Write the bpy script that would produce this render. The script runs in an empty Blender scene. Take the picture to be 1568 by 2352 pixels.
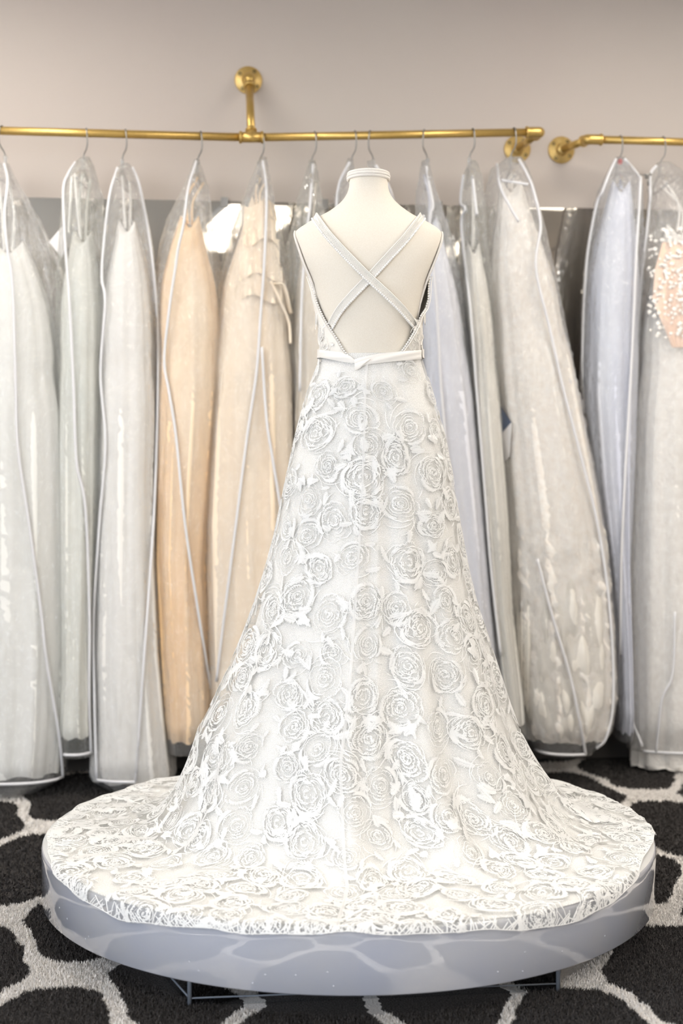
import bpy, math
import numpy as np
from mathutils import Matrix, Vector

# ------------------------------------------------------------------ camera, world, light, exposure
SC = bpy.context.scene
COL = SC.collection
F_PX, CX, CY, PITCH, CAM_H = 3370.0, 784.0, 1176.0, math.radians(3.0), 1.12

cam_d = bpy.data.cameras.new('camera')
cam = bpy.data.objects.new('camera', cam_d)
COL.objects.link(cam)
cam.location = (0, 0, CAM_H)
cam.rotation_euler = (math.radians(90) - PITCH, 0, 0)
cam_d.sensor_fit = 'VERTICAL'
cam_d.sensor_height = 36.0
cam_d.lens = F_PX / 2352.0 * 36.0
cam_d.clip_start = 0.05
cam_d.dof.use_dof = True
cam_d.dof.focus_distance = 3.28
cam_d.dof.aperture_fstop = 2.6
SC.camera = cam

wd = bpy.data.worlds.new('world')
SC.world = wd
wd.use_nodes = True
wd.node_tree.nodes['Background'].inputs[0].default_value = (0.75, 0.85, 1.0, 1)
wd.node_tree.nodes['Background'].inputs[1].default_value = 0.6

SC.view_settings.view_transform = 'Standard'
SC.view_settings.look = 'None'
SC.view_settings.gamma = 1.0
SC.view_settings.use_curve_mapping = False
SC.view_settings.exposure = 0.57
SC.cycles.use_denoising = True
SC.cycles.transparent_max_bounces = 14
SC.cycles.max_bounces = 6
SC.cycles.diffuse_bounces = 3
SC.cycles.glossy_bounces = 3
SC.cycles.use_adaptive_sampling = True
SC.cycles.adaptive_threshold = 0.04
SC.cycles.sample_clamp_indirect = 6.0

CEIL = 2.7


def area_light(name, loc, rot, sx, sy, power, col):
    d = bpy.data.lights.new(name, 'AREA')
    d.shape = 'RECTANGLE'
    d.size, d.size_y = sx, sy
    d.energy = power
    d.color = col
    o = bpy.data.objects.new(name, d)
    COL.objects.link(o)
    o.location = loc
    o.rotation_euler = rot
    return o


# daylight standing in the two shop windows (left wall, rear wall)
area_light('daylight_left', (-3.72, -0.5, 1.45), (0, math.radians(-90), 0), 2.3, 3.4, 85, (0.64, 0.79, 1.0))
area_light('daylight_rear', (-2.25, -4.12, 1.45), (math.radians(90), 0, 0), 2.4, 2.3, 140, (0.92, 0.95, 1.0))
LAMP_E = 10.5


# ------------------------------------------------------------------ helpers
def ray(x, y):
    dx = (x - CX) / F_PX
    dz = -(y - CY) / F_PX
    return np.array([dx, math.cos(PITCH) + dz * math.sin(PITCH), -math.sin(PITCH) + dz * math.cos(PITCH)])


def P(x, y, Y):
    r = ray(x, y)
    k = Y / r[1]
    return np.array([r[0] * k, Y, CAM_H + r[2] * k])


WN = np.array([0.123, -1.0, 0.0])
WN /= np.linalg.norm(WN)
WP = np.array([0.6, 5.03, 0.0])


def wall_y(x):
    return WP[1] + (x - WP[0]) * 0.123


def Pw(x, y, off=0.0):
    c = np.array([0, 0, CAM_H])
    r = ray(x, y)
    t = ((WP + WN * off - c) @ WN) / (r @ WN)
    return c + r * t


def new_mesh(name, V, F):
    me = bpy.data.meshes.new(name)
    V = np.asarray(V, dtype=np.float32).reshape(-1, 3)
    if isinstance(F, np.ndarray):
        n, k = F.shape
        me.vertices.add(len(V))
        me.vertices.foreach_set('co', V.ravel())
        me.loops.add(n * k)
        me.loops.foreach_set('vertex_index', F.astype(np.int32).ravel())
        me.polygons.add(n)
        me.polygons.foreach_set('loop_start', np.arange(0, n * k, k, dtype=np.int32))
        me.update(calc_edges=True)
        me.validate()
    else:
        me.from_pydata([tuple(map(float, v)) for v in V], [], F)
        me.update()
    return me


def smooth(me):
    me.polygons.foreach_set('use_smooth', np.ones(len(me.polygons), dtype=bool))


def root_loc(o):
    return Vector(o.location) if o is not None else Vector((0, 0, 0))


def link(name, me, mat, parent=None, sm=True):
    o = bpy.data.objects.new(name, me)
    COL.objects.link(o)
    if mat is not None and len(me.materials) == 0:
        me.materials.append(mat)
    if sm:
        smooth(me)
    else:
        me.polygons.foreach_set('use_smooth', np.zeros(len(me.polygons), dtype=bool))
    if parent is not None:
        o.parent = parent
        if parent.type == 'EMPTY':
            o.matrix_parent_inverse = Matrix.Translation(-Vector(parent.location))
    return o


def obj(name, V, F, mat, parent=None, sm=True):
    return link(name, new_mesh(name, V, F), mat, parent, sm)


def thing(name, label, cat, loc=(0, 0, 0), group=None):
    o = bpy.data.objects.new(name, None)
    COL.objects.link(o)
    o.empty_display_size = 0.1
    o.location = tuple(float(v) for v in loc)
    return tag(o, label, cat, group)


def tag(o, label, cat, group=None):
    o['label'] = label
    o['category'] = cat
    if group:
        o['group'] = group
    return o


def struct(o):
    o['kind'] = 'structure'
    return o


def stuff(o):
    o['kind'] = 'stuff'
    return o


def grid_faces(nr, nc, closed=False):
    r = np.arange(nr - 1)[:, None]
    c = np.arange(nc if closed else nc - 1)[None, :]
    c2 = (c + 1) % nc
    a = r * nc + c
    b = r * nc + c2
    d = (r + 1) * nc + c
    e = (r + 1) * nc + c2
    return np.stack([a, d, e, b], -1).reshape(-1, 4)


def join(parts):
    Vs, Fs, n = [], [], 0
    for V, F in parts:
        V = np.asarray(V, float).reshape(-1, 3)
        Vs.append(V)
        Fs.append(np.asarray(F) + n)
        n += len(V)
    return np.concatenate(Vs), np.concatenate(Fs)


def frames(p):
    t = np.gradient(p, axis=0)
    t /= np.linalg.norm(t, axis=1)[:, None] + 1e-12
    up = np.array([0, 0, 1.0])
    if abs(t[0] @ up) > 0.9:
        up = np.array([0, 1.0, 0])
    n = np.zeros_like(p)
    v = up - t[0] * (up @ t[0])
    v /= np.linalg.norm(v)
    for i in range(len(p)):
        v = v - t[i] * (v @ t[i])
        v /= np.linalg.norm(v) + 1e-12
        n[i] = v
    return t, n, np.cross(t, n)


def tube(p, r, k=8, closed=False, flat=1.0):
    """quads only; end rings collapse to the path ends so the tube is capped"""
    p = np.asarray(p, float)
    r = np.broadcast_to(np.asarray(r, float), (len(p),)).copy()
    if not closed:
        p = np.concatenate([p[:1], p, p[-1:]])
        r = np.concatenate([[1e-5], r, [1e-5]])
        q = p.copy()
        q[0] = p[0] - (p[2] - p[1]) * 1e-4
        q[-1] = p[-1] + (p[-2] - p[-3]) * 1e-4
        t, n, b = frames(q)
    else:
        t, n, b = frames(p)
    a = np.linspace(0, 2 * math.pi, k, endpoint=False)
    V = p[:, None, :] + r[:, None, None] * (np.cos(a)[None, :, None] * n[:, None, :] + flat * np.sin(a)[None, :, None] * b[:, None, :])
    F = grid_faces(len(p), k, True)
    if closed:
        m = len(p)
        i = np.arange(k)
        F = np.concatenate([F, np.stack([(m - 1) * k + i, i, (i + 1) % k, (m - 1) * k + (i + 1) % k], -1)])
    return V.reshape(-1, 3), F


def box(lo, hi):
    lo, hi = np.asarray(lo, float), np.asarray(hi, float)
    V = np.array([[(lo, hi)[i][0], (lo, hi)[j][1], (lo, hi)[k][2]] for i in (0, 1) for j in (0, 1) for k in (0, 1)])
    F = np.array([[0, 1, 3, 2], [4, 6, 7, 5], [0, 4, 5, 1], [2, 3, 7, 6], [0, 2, 6, 4], [1, 5, 7, 3]])
    return V, F


def bevel_box(lo, hi, w=0.004):
    import bmesh
    V, F = box(lo, hi)
    bm = bmesh.new()
    vs = [bm.verts.new(v) for v in V]
    for f in F:
        bm.faces.new([vs[i] for i in f])
    bmesh.ops.recalc_face_normals(bm, faces=bm.faces)
    bmesh.ops.bevel(bm, geom=list(bm.edges), offset=w, segments=2, affect='EDGES')
    me = bpy.data.meshes.new('b')
    bm.to_mesh(me)
    bm.free()
    return me


def lathe(prof, c, k=64, axis=(0, 0, 1)):
    """prof: list of (radius, along axis); closed top and bottom by tiny radii"""
    ax = np.array(axis, float)
    ax /= np.linalg.norm(ax)
    u = np.cross(ax, [0.3, 0.1, 0.9] if abs(ax[2]) < 0.8 else [1, 0, 0])
    u /= np.linalg.norm(u)
    v = np.cross(ax, u)
    a = np.linspace(0, 2 * math.pi, k, endpoint=False)
    pr = np.array(prof, float)
    V = np.asarray(c, float)[None, None] + pr[:, 0][:, None, None] * (np.cos(a)[None, :, None] * u + np.sin(a)[None, :, None] * v) + pr[:, 1][:, None, None] * ax
    return V.reshape(-1, 3), grid_faces(len(pr), k, True)


def ball(c, r, n=6, m=8, sq=(1, 1, 1)):
    ph = np.linspace(0.02, math.pi - 0.02, n)
    a = np.linspace(0, 2 * math.pi, m, endpoint=False)
    V = np.stack([np.sin(ph)[:, None] * np.cos(a), np.sin(ph)[:, None] * np.sin(a), np.cos(ph)[:, None] * np.ones(m)], -1) * r * np.array(sq)
    return V.reshape(-1, 3) + np.asarray(c), grid_faces(n, m, True)


def interp(tab, y):
    t = np.array(tab, float)
    return [np.interp(y, t[:, 0], t[:, i]) for i in range(1, t.shape[1])]


def spline(pts, n=60):
    """Catmull-Rom through points"""
    p = np.asarray(pts, float)
    p = np.concatenate([2 * p[:1] - p[1:2], p, 2 * p[-1:] - p[-2:-1]])
    out = []
    m = len(p) - 3
    for k in np.linspace(0, m - 1e-9, n):
        i = int(k)
        t = k - i
        a, b, c, d = p[i:i + 4]
        out.append(0.5 * (2 * b + (c - a) * t + (2 * a - 5 * b + 4 * c - d) * t * t + (3 * b - a - 3 * c + d) * t ** 3))
    return np.array(out)


# ------------------------------------------------------------------ materials
def mat(name):
    m = bpy.data.materials.new(name)
    m.use_nodes = True
    nt = m.node_tree
    nt.nodes.clear()
    out = nt.nodes.new('ShaderNodeOutputMaterial')
    return m, nt, out


def nd(nt, typ, ins=None, **kw):
    n = nt.nodes.new(typ)
    for k, v in kw.items():
        setattr(n, k, v)
    for k, v in (ins or {}).items():
        s = n.inputs[k]
        if hasattr(v, 'bl_idname') or isinstance(v, bpy.types.NodeSocket):
            nt.links.new(v if isinstance(v, bpy.types.NodeSocket) else v.outputs[0], s)
        else:
            s.default_value = v
    return n


def mth(nt, op, a, b=None):
    ins = {0: a}
    if b is not None:
        ins[1] = b
    return nd(nt, 'ShaderNodeMath', ins, operation=op).outputs[0]


def c4(c):
    return (c[0], c[1], c[2], 1.0)


def principled(name, col, rough=0.6, metal=0.0, spec=0.5, noise=None, bump=None, sheen=0.0, coat=0.0, col2=None, ior=1.5, stretch=(1, 1, 1)):
    """noise=(scale, low, high): mix col -> col2; bump=(scale, strength, distance)"""
    m, nt, out = mat(name)
    b = nd(nt, 'ShaderNodeBsdfPrincipled', {'Base Color': c4(col), 'Roughness': rough, 'Metallic': metal, 'Specular IOR Level': spec})
    b.inputs['Sheen Weight'].default_value = sheen
    b.inputs['IOR'].default_value = ior
    b.inputs['Coat Weight'].default_value = coat
    geo = nd(nt, 'ShaderNodeNewGeometry')
    mp = nd(nt, 'ShaderNodeMapping', {0: geo.outputs['Position'], 'Scale': stretch})
    if noise:
        n = nd(nt, 'ShaderNodeTexNoise', {'Vector': mp, 'Scale': noise[0], 'Detail': 4.0})
        r = nd(nt, 'ShaderNodeMapRange', {0: n.outputs[0], 1: noise[1], 2: noise[2]})
        mx = nd(nt, 'ShaderNodeMix', {'Factor': r, 'A': c4(col), 'B': c4(col2)}, data_type='RGBA') if False else None
        mx = nt.nodes.new('ShaderNodeMix')
        mx.data_type = 'RGBA'
        nt.links.new(r.outputs[0], mx.inputs[0])
        mx.inputs[6].default_value = c4(col)
        mx.inputs[7].default_value = c4(col2)
        nt.links.new(mx.outputs[2], b.inputs['Base Color'])
    if bump:
        n = nd(nt, 'ShaderNodeTexNoise', {'Vector': mp, 'Scale': bump[0], 'Detail': 3.0})
        bp = nd(nt, 'ShaderNodeBump', {'Height': n.outputs[0], 'Strength': bump[1], 'Distance': bump[2]})
        nt.links.new(bp.outputs[0], b.inputs['Normal'])
    nt.links.new(b.outputs[0], out.inputs[0])
    return m


def sheer(name, col, opacity, rough=0.6, gloss=0.0, bump=None, thread=None):
    """thin cloth or film: see-through, with white scatter and an optional glossy coat"""
    m, nt, out = mat(name)
    tr = nd(nt, 'ShaderNodeBsdfTransparent', {0: (1, 1, 1, 1)})
    df = nd(nt, 'ShaderNodeBsdfDiffuse', {0: c4(col)})
    tl = nd(nt, 'ShaderNodeBsdfTranslucent', {0: c4(col)})
    sc = nd(nt, 'ShaderNodeMixShader', {0: 0.4, 1: df, 2: tl})
    op = opacity
    geo = nd(nt, 'ShaderNodeNewGeometry')
    if thread:
        n = nd(nt, 'ShaderNodeTexNoise', {'Vector': geo.outputs['Position'], 'Scale': thread[0], 'Detail': 3.0})
        op = nd(nt, 'ShaderNodeMapRange', {0: n.outputs[0], 1: 0.35, 2: 0.65, 3: thread[1], 4: thread[2]}).outputs[0]
    mx = nd(nt, 'ShaderNodeMixShader', {0: op, 1: tr, 2: sc})
    last = mx
    if gloss > 0:
        gl = nd(nt, 'ShaderNodeBsdfGlossy', {0: (1, 1, 1, 1), 'Roughness': rough})
        fr = nd(nt, 'ShaderNodeFresnel', {0: 1.45})
        fm = mth(nt, 'MULTIPLY', fr.outputs[0], gloss)
        fm = nd(nt, 'ShaderNodeClamp', {0: fm, 1: 0.0, 2: 0.5}).outputs[0]
        last = nd(nt, 'ShaderNodeMixShader', {0: fm, 1: mx, 2: gl})
        if bump:
            mp = nd(nt, 'ShaderNodeMapping', {0: geo.outputs['Position'], 'Scale': (1, 1, 0.35)})
            n = nd(nt, 'ShaderNodeTexNoise', {'Vector': mp, 'Scale': bump[0], 'Detail': 2.5, 'Roughness': 0.55})
            bp = nd(nt, 'ShaderNodeBump', {'Height': n.outputs[0], 'Strength': bump[1], 'Distance': bump[2]})
            nt.links.new(bp.outputs[0], gl.inputs['Normal'])
            nt.links.new(bp.outputs[0], fr.inputs['Normal'])
    nt.links.new(last.outputs[0], out.inputs[0])
    return m


def emit(name, col, e):
    m, nt, out = mat(name)
    n = nd(nt, 'ShaderNodeEmission', {0: c4(col), 1: e})
    nt.links.new(n.outputs[0], out.inputs[0])
    return m


# trellis of the carpet: X, Y periods, junction origin, turn
TR_A, TR_B, TR_O, TR_ROT = 0.51, 0.76, (-0.565, 2.99), math.radians(0.0)


def carpet_material():
    m, nt, out = mat('trellis_carpet')
    geo = nd(nt, 'ShaderNodeNewGeometry')
    nz = nd(nt, 'ShaderNodeTexNoise', {'Vector': geo.outputs['Position'], 'Scale': 55.0, 'Detail': 2.0})
    nz2 = nd(nt, 'ShaderNodeTexNoise', {'Vector': geo.outputs['Position'], 'Scale': 9.0, 'Detail': 2.0})
    sp = nd(nt, 'ShaderNodeSeparateXYZ', {0: geo.outputs['Position']})
    sn = nd(nt, 'ShaderNodeSeparateXYZ', {0: nz.outputs['Color']})
    sn2 = nd(nt, 'ShaderNodeSeparateXYZ', {0: nz2.outputs['Color']})

    def warp(c, i):
        w = mth(nt, 'MULTIPLY', mth(nt, 'SUBTRACT', sn.outputs[i], 0.5), 0.022)
        w2 = mth(nt, 'MULTIPLY', mth(nt, 'SUBTRACT', sn2.outputs[i], 0.5), 0.05)
        return mth(nt, 'ADD', mth(nt, 'ADD', sp.outputs[i], w), mth(nt, 'SUBTRACT', w2, c))
    x = warp(TR_O[0], 0)
    y = warp(TR_O[1], 1)
    cr, sr = math.cos(TR_ROT), math.sin(TR_ROT)
    u = mth(nt, 'ADD', mth(nt, 'MULTIPLY', x, cr), mth(nt, 'MULTIPLY', y, sr))
    v = mth(nt, 'SUBTRACT', mth(nt, 'MULTIPLY', y, cr), mth(nt, 'MULTIPLY', x, sr))
    X = mth(nt, 'ADD', mth(nt, 'MULTIPLY', u, 2 * math.pi / TR_A), math.pi)
    Y = mth(nt, 'MULTIPLY', v, 2 * math.pi / TR_B)
    f = mth(nt, 'ADD', mth(nt, 'COSINE', X), mth(nt, 'COSINE', Y))
    k3 = mth(nt, 'SUBTRACT', mth(nt, 'COSINE', mth(nt, 'MULTIPLY', X, 3.0)), mth(nt, 'COSINE', mth(nt, 'MULTIPLY', Y, 3.0)))
    k1 = mth(nt, 'SUBTRACT', mth(nt, 'COSINE', X), mth(nt, 'COSINE', Y))
    k3 = mth(nt, 'SUBTRACT', k3, k1)
    f = mth(nt, 'ABSOLUTE', mth(nt, 'ADD', f, mth(nt, 'MULTIPLY', k3, -0.13)))
    ed = nd(nt, 'ShaderNodeMapRange', {0: f, 1: 0.28, 2: 0.32, 3: 0.0, 4: 1.0})
    sh = nd(nt, 'ShaderNodeTexNoise', {'Vector': geo.outputs['Position'], 'Scale': 260.0, 'Detail': 2.0})
    sh2 = nd(nt, 'ShaderNodeMapRange', {0: sh.outputs[0], 1: 0.3, 2: 0.7, 3: 0.0, 4: 1.0})
    ca = nt.nodes.new('ShaderNodeMix')
    ca.data_type = 'RGBA'
    nt.links.new(sh2.outputs[0], ca.inputs[0])
    ca.inputs[6].default_value = (0.70, 0.665, 0.63, 1)
    ca.inputs[7].default_value = (0.95, 0.92, 0.88, 1)
    cb = nt.nodes.new('ShaderNodeMix')
    cb.data_type = 'RGBA'
    nt.links.new(sh2.outputs[0], cb.inputs[0])
    cb.inputs[6].default_value = (0.028, 0.0255, 0.0245, 1)
    cb.inputs[7].default_value = (0.090, 0.083, 0.080, 1)
    mx = nt.nodes.new('ShaderNodeMix')
    mx.data_type = 'RGBA'
    nt.links.new(ed.outputs[0], mx.inputs[0])
    nt.links.new(ca.outputs[2], mx.inputs[6])
    nt.links.new(cb.outputs[2], mx.inputs[7])
    b = nd(nt, 'ShaderNodeBsdfPrincipled', {'Base Color': mx.outputs[2], 'Roughness': 0.95, 'Specular IOR Level': 0.15})
    bp = nd(nt, 'ShaderNodeBump', {'Height': sh.outputs[0], 'Strength': 0.6, 'Distance': 0.006})
    nt.links.new(bp.outputs[0], b.inputs['Normal'])
    nt.links.new(b.outputs[0], out.inputs[0])
    return m


M = {}
M['wall'] = principled('painted_wall', (0.545, 0.48, 0.435), 0.7, noise=(1.3, 0.3, 0.7), col2=(0.56, 0.505, 0.455), bump=(60, 0.12, 0.004))
M['ceiling'] = principled('ceiling_tile', (0.72, 0.71, 0.69), 0.9, bump=(120, 0.3, 0.003))
M['skirting'] = principled('skirting_paint', (0.10, 0.09, 0.085), 0.5)
M['carpet'] = carpet_material()
M['gold'] = principled('brass_paint', (0.66, 0.455, 0.15), 0.34, metal=0.75, noise=(220, 0.3, 0.7), col2=(0.60, 0.40, 0.12), bump=(900, 0.15, 0.0006))
M['gold_flange'] = principled('brass_flange_paint', (0.72, 0.52, 0.20), 0.42, metal=0.6, noise=(60, 0.35, 0.7), col2=(0.60, 0.40, 0.13), bump=(500, 0.25, 0.0008))
M['screw'] = principled('dark_screw', (0.03, 0.028, 0.022), 0.5, metal=0.6)
M['steel'] = principled('hook_steel', (0.33, 0.32, 0.30), 0.32, metal=0.8)
M['clear_plastic'] = sheer('clear_hanger_plastic', (0.85, 0.86, 0.85), 0.22, 0.08, gloss=2.0)
M['mirror'] = principled('silvered_mirror', (0.52, 0.48, 0.42), 0.015, metal=1.0)
M['mirror_edge'] = principled('green_glass_edge', (0.16, 0.22, 0.17), 0.15)
M['platform_top'] = principled('white_laminate', (0.74, 0.745, 0.735), 0.30, noise=(20, 0.3, 0.7), col2=(0.71, 0.715, 0.70))
M['platform_side'] = principled('lilac_grey_laminate', (0.42, 0.445, 0.52), 0.05, spec=1.0, coat=0.9, ior=1.55, noise=(7, 0.3, 0.7), col2=(0.47, 0.48, 0.515), bump=(26, 0.012, 0.004))
M['acrylic'] = principled('mirrored_acrylic', (0.62, 0.64, 0.66), 0.03, metal=1.0)
M['acrylic_edge'] = principled('acrylic_edge', (0.16, 0.18, 0.21), 0.12)
M['linen'] = principled('cream_linen', (0.83, 0.775, 0.68), 0.85, noise=(420, 0.35, 0.75), col2=(0.775, 0.715, 0.61), bump=(1300, 0.25, 0.0007), sheen=0.15)
M['linen_trim'] = principled('cream_braid', (0.86, 0.82, 0.76), 0.7, sheen=0.1)
M['satin'] = principled('ivory_satin', (0.86, 0.835, 0.79), 0.42, bump=(40, 0.08, 0.004), sheen=0.1)
M['lining'] = principled('ivory_lining', (0.82, 0.815, 0.795), 0.62, bump=(240, 0.08, 0.0015))
M['bodice'] = principled('ivory_bodice', (0.88, 0.845, 0.78), 0.6, bump=(300, 0.1, 0.001))
M['tulle'] = sheer('ivory_tulle', (0.90, 0.895, 0.87), 0.30, thread=(900, 0.16, 0.42))
M['cream_thread'] = principled('cream_thread', (0.93, 0.90, 0.84), 0.45, sheen=0.1)
M['seam'] = sheer('seam_tape', (0.95, 0.945, 0.93), 0.8)
M['thread'] = principled('white_silk_thread', (0.84, 0.838, 0.82), 0.36, spec=0.6, sheen=0.2)
M['bead'] = principled('pearl_bead', (0.93, 0.915, 0.88), 0.35, coat=0.3)
M['piping'] = principled('white_vinyl_piping', (0.74, 0.735, 0.75), 0.35, sheen=0.0)
M['film'] = sheer('clear_vinyl_film', (0.95, 0.95, 0.945), 0.19, 0.055, gloss=1.2, bump=(55, 0.8, 0.03))
M['film_blue'] = sheer('cool_vinyl_film', (0.88, 0.91, 0.95), 0.19, 0.055, gloss=1.2, bump=(55, 0.8, 0.03))
M['film_green'] = sheer('green_tinted_film', (0.89, 0.91, 0.87), 0.19, 0.055, gloss=1.2, bump=(55, 0.8, 0.03))
M['card'] = principled('white_card', (0.82, 0.80, 0.80), 0.6)
M['navy'] = principled('navy_card', (0.10, 0.13, 0.20), 0.5)
M['red'] = principled('red_plastic', (0.62, 0.05, 0.05), 0.35)
M['lamp'] = emit('lamp_diffuser', (1.0, 0.94, 0.855), LAMP_E)
M['lamp_frame'] = principled('lamp_frame', (0.8, 0.8, 0.8), 0.5)
M['window_frame'] = principled('window_frame_paint', (0.75, 0.75, 0.75), 0.4)
M['glass'] = sheer('window_glass', (0.9, 0.95, 1.0), 0.02, 0.02, gloss=1.0)

# ------------------------------------------------------------------ the room
XW, YR = 3.6, -4.0
yb = lambda x: wall_y(x)
V, F = box((0, 0, 0), (1, 1, 1))
V = np.array([[(-XW - 0.1, XW + 0.1)[int(v[0])], yb((-XW - 0.1, XW + 0.1)[int(v[0])]) + 0.12 * v[1], CEIL * v[2]] for v in V])
struct(obj('wall_back', V, F, M['wall'], sm=False))
struct(obj('floor', *box((-XW - 0.2, YR - 0.2, -0.06), (XW + 0.2, 5.9, 0.0)), M['carpet'], sm=False))
struct(obj('ceiling', *box((-XW - 0.2, YR - 0.2, CEIL), (XW + 0.2, 5.9, CEIL + 0.06)), M['ceiling'], sm=False))
struct(obj('wall_right', *box((XW, YR, 0), (XW + 0.1, yb(XW) + 0.1, CEIL)), M['wall'], sm=False))


def wall_with_hole(name, axis, at, thick, lo, hi, z0, z1):
    """a wall along x or y with one window opening"""
    ends = (YR, yb(-XW) + 0.1) if axis == 'y' else (-XW, XW)
    pcs = [((ends[0], 0), (lo, CEIL)), ((hi, 0), (ends[1], CEIL)), ((lo, 0), (hi, z0)), ((lo, z1), (hi, CEIL))]
    out = []
    for (s0, a0), (s1, a1) in pcs:
        if axis == 'y':
            out.append(box((at, s0, a0), (at + thick, s1, a1)))
        else:
            out.append(box((s0, at, a0), (s1, at + thick, a1)))
    return struct(obj(name, *join(out), M['wall'], sm=False))


wall_with_hole('wall_left', 'y', -XW - 0.1, 0.1, -2.2, 1.2, 0.3, 2.6)
wall_with_hole('wall_rear', 'x', YR - 0.1, 0.1, -3.45, -1.05, 0.3, 2.6)


def window(name, axis, at, lo, hi, z0, z1):
    def bx(s0, s1, a0, a1, d0, d1):
        if axis == 'y':
            return box((at + d0, s0, a0), (at + d1, s1, a1))
        return box((s0, at + d0, a0), (s1, at + d1, a1))
    fr = [bx(lo, hi, z0, z0 + 0.06, 0, .08), bx(lo, hi, z1 - 0.06, z1, 0, .08), bx(lo, lo + .06, z0, z1, 0, .08), bx(hi - .06, hi, z0, z1, 0, .08)]
    mid = (lo + hi) / 2
    fr.append(bx(mid - .03, mid + .03, z0, z1, 0, .08))
    w = struct(obj(name, *join(fr), M['window_frame'], sm=False))
    for a, b in ((lo + .06, mid - .03), (mid + .03, hi - .06)):
        obj('pane', *bx(a, b, z0 + .06, z1 - .06, .035, .041), M['glass'], w, sm=False)
    return w


window('window_1', 'y', -XW - 0.095, -2.2, 1.2, 0.3, 2.6)
window('window_2', 'x', YR - 0.095, -3.45, -1.05, 0.3, 2.6)

# baseboard on the back wall
V, F = box((0, 0, 0), (1, 1, 1))
V = np.array([[(-XW, XW)[int(v[0])], yb((-XW, XW)[int(v[0])]) - 0.016 * (1 - v[1]), 0.11 * v[2]] for v in V])
struct(obj('baseboard_back', V, F, M['skirting'], sm=False))

# ceiling lights: set into the ceiling
for i, (lx, ly, lab) in enumerate([
        (0.78, -0.75, 'square-edged white ceiling light panel reflected in the wall mirror'),
        (0.78, -2.05, 'ceiling light panel behind the reflected one, over the shop floor'),
        (-1.7, -1.4, 'ceiling light panel between the two shop windows'),
        (-2.6, 2.0, 'ceiling light panel on the window side of the platform'),
        (2.7, 2.4, 'ceiling light panel by the side wall, level with the platform'),
        (-1.2, 3.5, 'ceiling light panel in front of the ivory and apricot bagged gowns'),
        (1.25, 3.6, 'ceiling light panel in front of the beige lace and lavender bagged gowns'),
        (2.6, 0.8, 'ceiling light panel beside the windowless side wall'),
        (2.9, -2.0, 'ceiling light panel in the far rear corner')]):
    t = thing('ceiling_light', lab, 'light', (lx, ly, CEIL - 0.03), 'ceiling light panels')
    hx, hy = 0.3, 0.6
    fr = [box((lx - hx, ly - hy, CEIL - .025), (lx - hx + .025, ly + hy, CEIL)), box((lx + hx - .025, ly - hy, CEIL - .025), (lx + hx, ly + hy, CEIL)),
          box((lx - hx, ly - hy, CEIL - .025), (lx + hx, ly - hy + .025, CEIL)), box((lx - hx, ly + hy - .025, CEIL - .025), (lx + hx, ly + hy, CEIL))]
    obj('frame', *join(fr), M['lamp_frame'], t, sm=False)
    obj('diffuser', *box((lx - hx + .025, ly - hy + .025, CEIL - .018), (lx + hx - .025, ly + hy - .025, CEIL - .004)), M['lamp'], t, sm=False)

# ------------------------------------------------------------------ wall mirror, three sheets side by side with clips
mir_top = lambda px: Pw(px, np.interp(px, [60, 490, 1000, 1265, 1568], [453, 461, 472, 478, 484]))[2]
ZT = float(np.mean([mir_top(p) for p in (60, 490, 1000, 1265, 1568)]))
mx_edges = [float(Pw(-120, 460)[0]), float(Pw(557, 460)[0]), float(Pw(1022, 470)[0]), float(Pw(1700, 480)[0])]
mlabels = ['wall mirror sheet behind the ivory and green-grey bagged gowns', 'wall mirror sheet behind the dress form, reflecting a ceiling light', 'wall mirror sheet behind the lavender and beige lace bagged gowns']
for i in range(3):
    x0, x1 = mx_edges[i] + 0.002, mx_edges[i + 1] - 0.002
    t = thing('wall_mirror', mlabels[i], 'mirror', ((x0 + x1) / 2, wall_y((x0 + x1) / 2), 0.22), 'wall mirror sheets')
    for nm, d0, d1, mt in (('glass_back', 0.0, 0.005, 'mirror_edge'), ('silvered_face', 0.005, 0.0065, 'mirror')):
        V, F = box((0, 0, 0), (1, 1, 1))
        V = np.array([[(x0, x1)[int(v[0])], wall_y((x0, x1)[int(v[0])]) - (d0, d1)[int(1 - v[1])], 0.22 + (ZT - 0.22) * v[2]] for v in V])
        obj(nm, V, F, M[mt], t, sm=False)
    for fx in (0.06, 0.94) if i != 1 else (0.03, 0.40, 0.97):
        cx = x0 + (x1 - x0) * fx
        cy = wall_y(cx)
        obj('mirror_clip', *box((cx - .012, cy - .014, ZT - .02), (cx + .012, cy, ZT + .012)), M['steel'], t, sm=False)

# ------------------------------------------------------------------ clothes rails of painted pipe
PR = 0.0128
GAP = 0.27


def at_gap(px, py, gap):
    return Pw(px, py, gap)


def ring_around(c, ax, r, w):
    return lathe([(PR, -w), (r * .97, -w), (r, -w * .6), (r, w * .6), (r * .97, w), (PR, w)], c, 32, ax)


def flange(parent, c, nrm, hub_dir=None):
    n = np.asarray(nrm, float)
    f = obj('flange', *lathe([(1e-4, 0.0), (.0445, 0.0), (.0455, .002), (.0455, .0055), (.0440, .0075), (.024, .0085), (.0205, .012), (.0185, .024), (.0175, .028), (.0005, .028)], c, 48, n), M['gold_flange'], parent)
    u = np.cross(n, [0, 0, 1])
    u /= np.linalg.norm(u)
    v = np.cross(u, n)
    for a in (35, 125, 215, 305):
        p = np.asarray(c) + n * .0074 + .034 * (math.cos(math.radians(a)) * u + math.sin(math.radians(a)) * v)
        obj('screw', *lathe([(1e-4, 0), (.0056, 0), (.0056, .0012), (.002, .0004), (1e-4, .0004)], p, 16, n), M['screw'], f)
    return f


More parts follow.
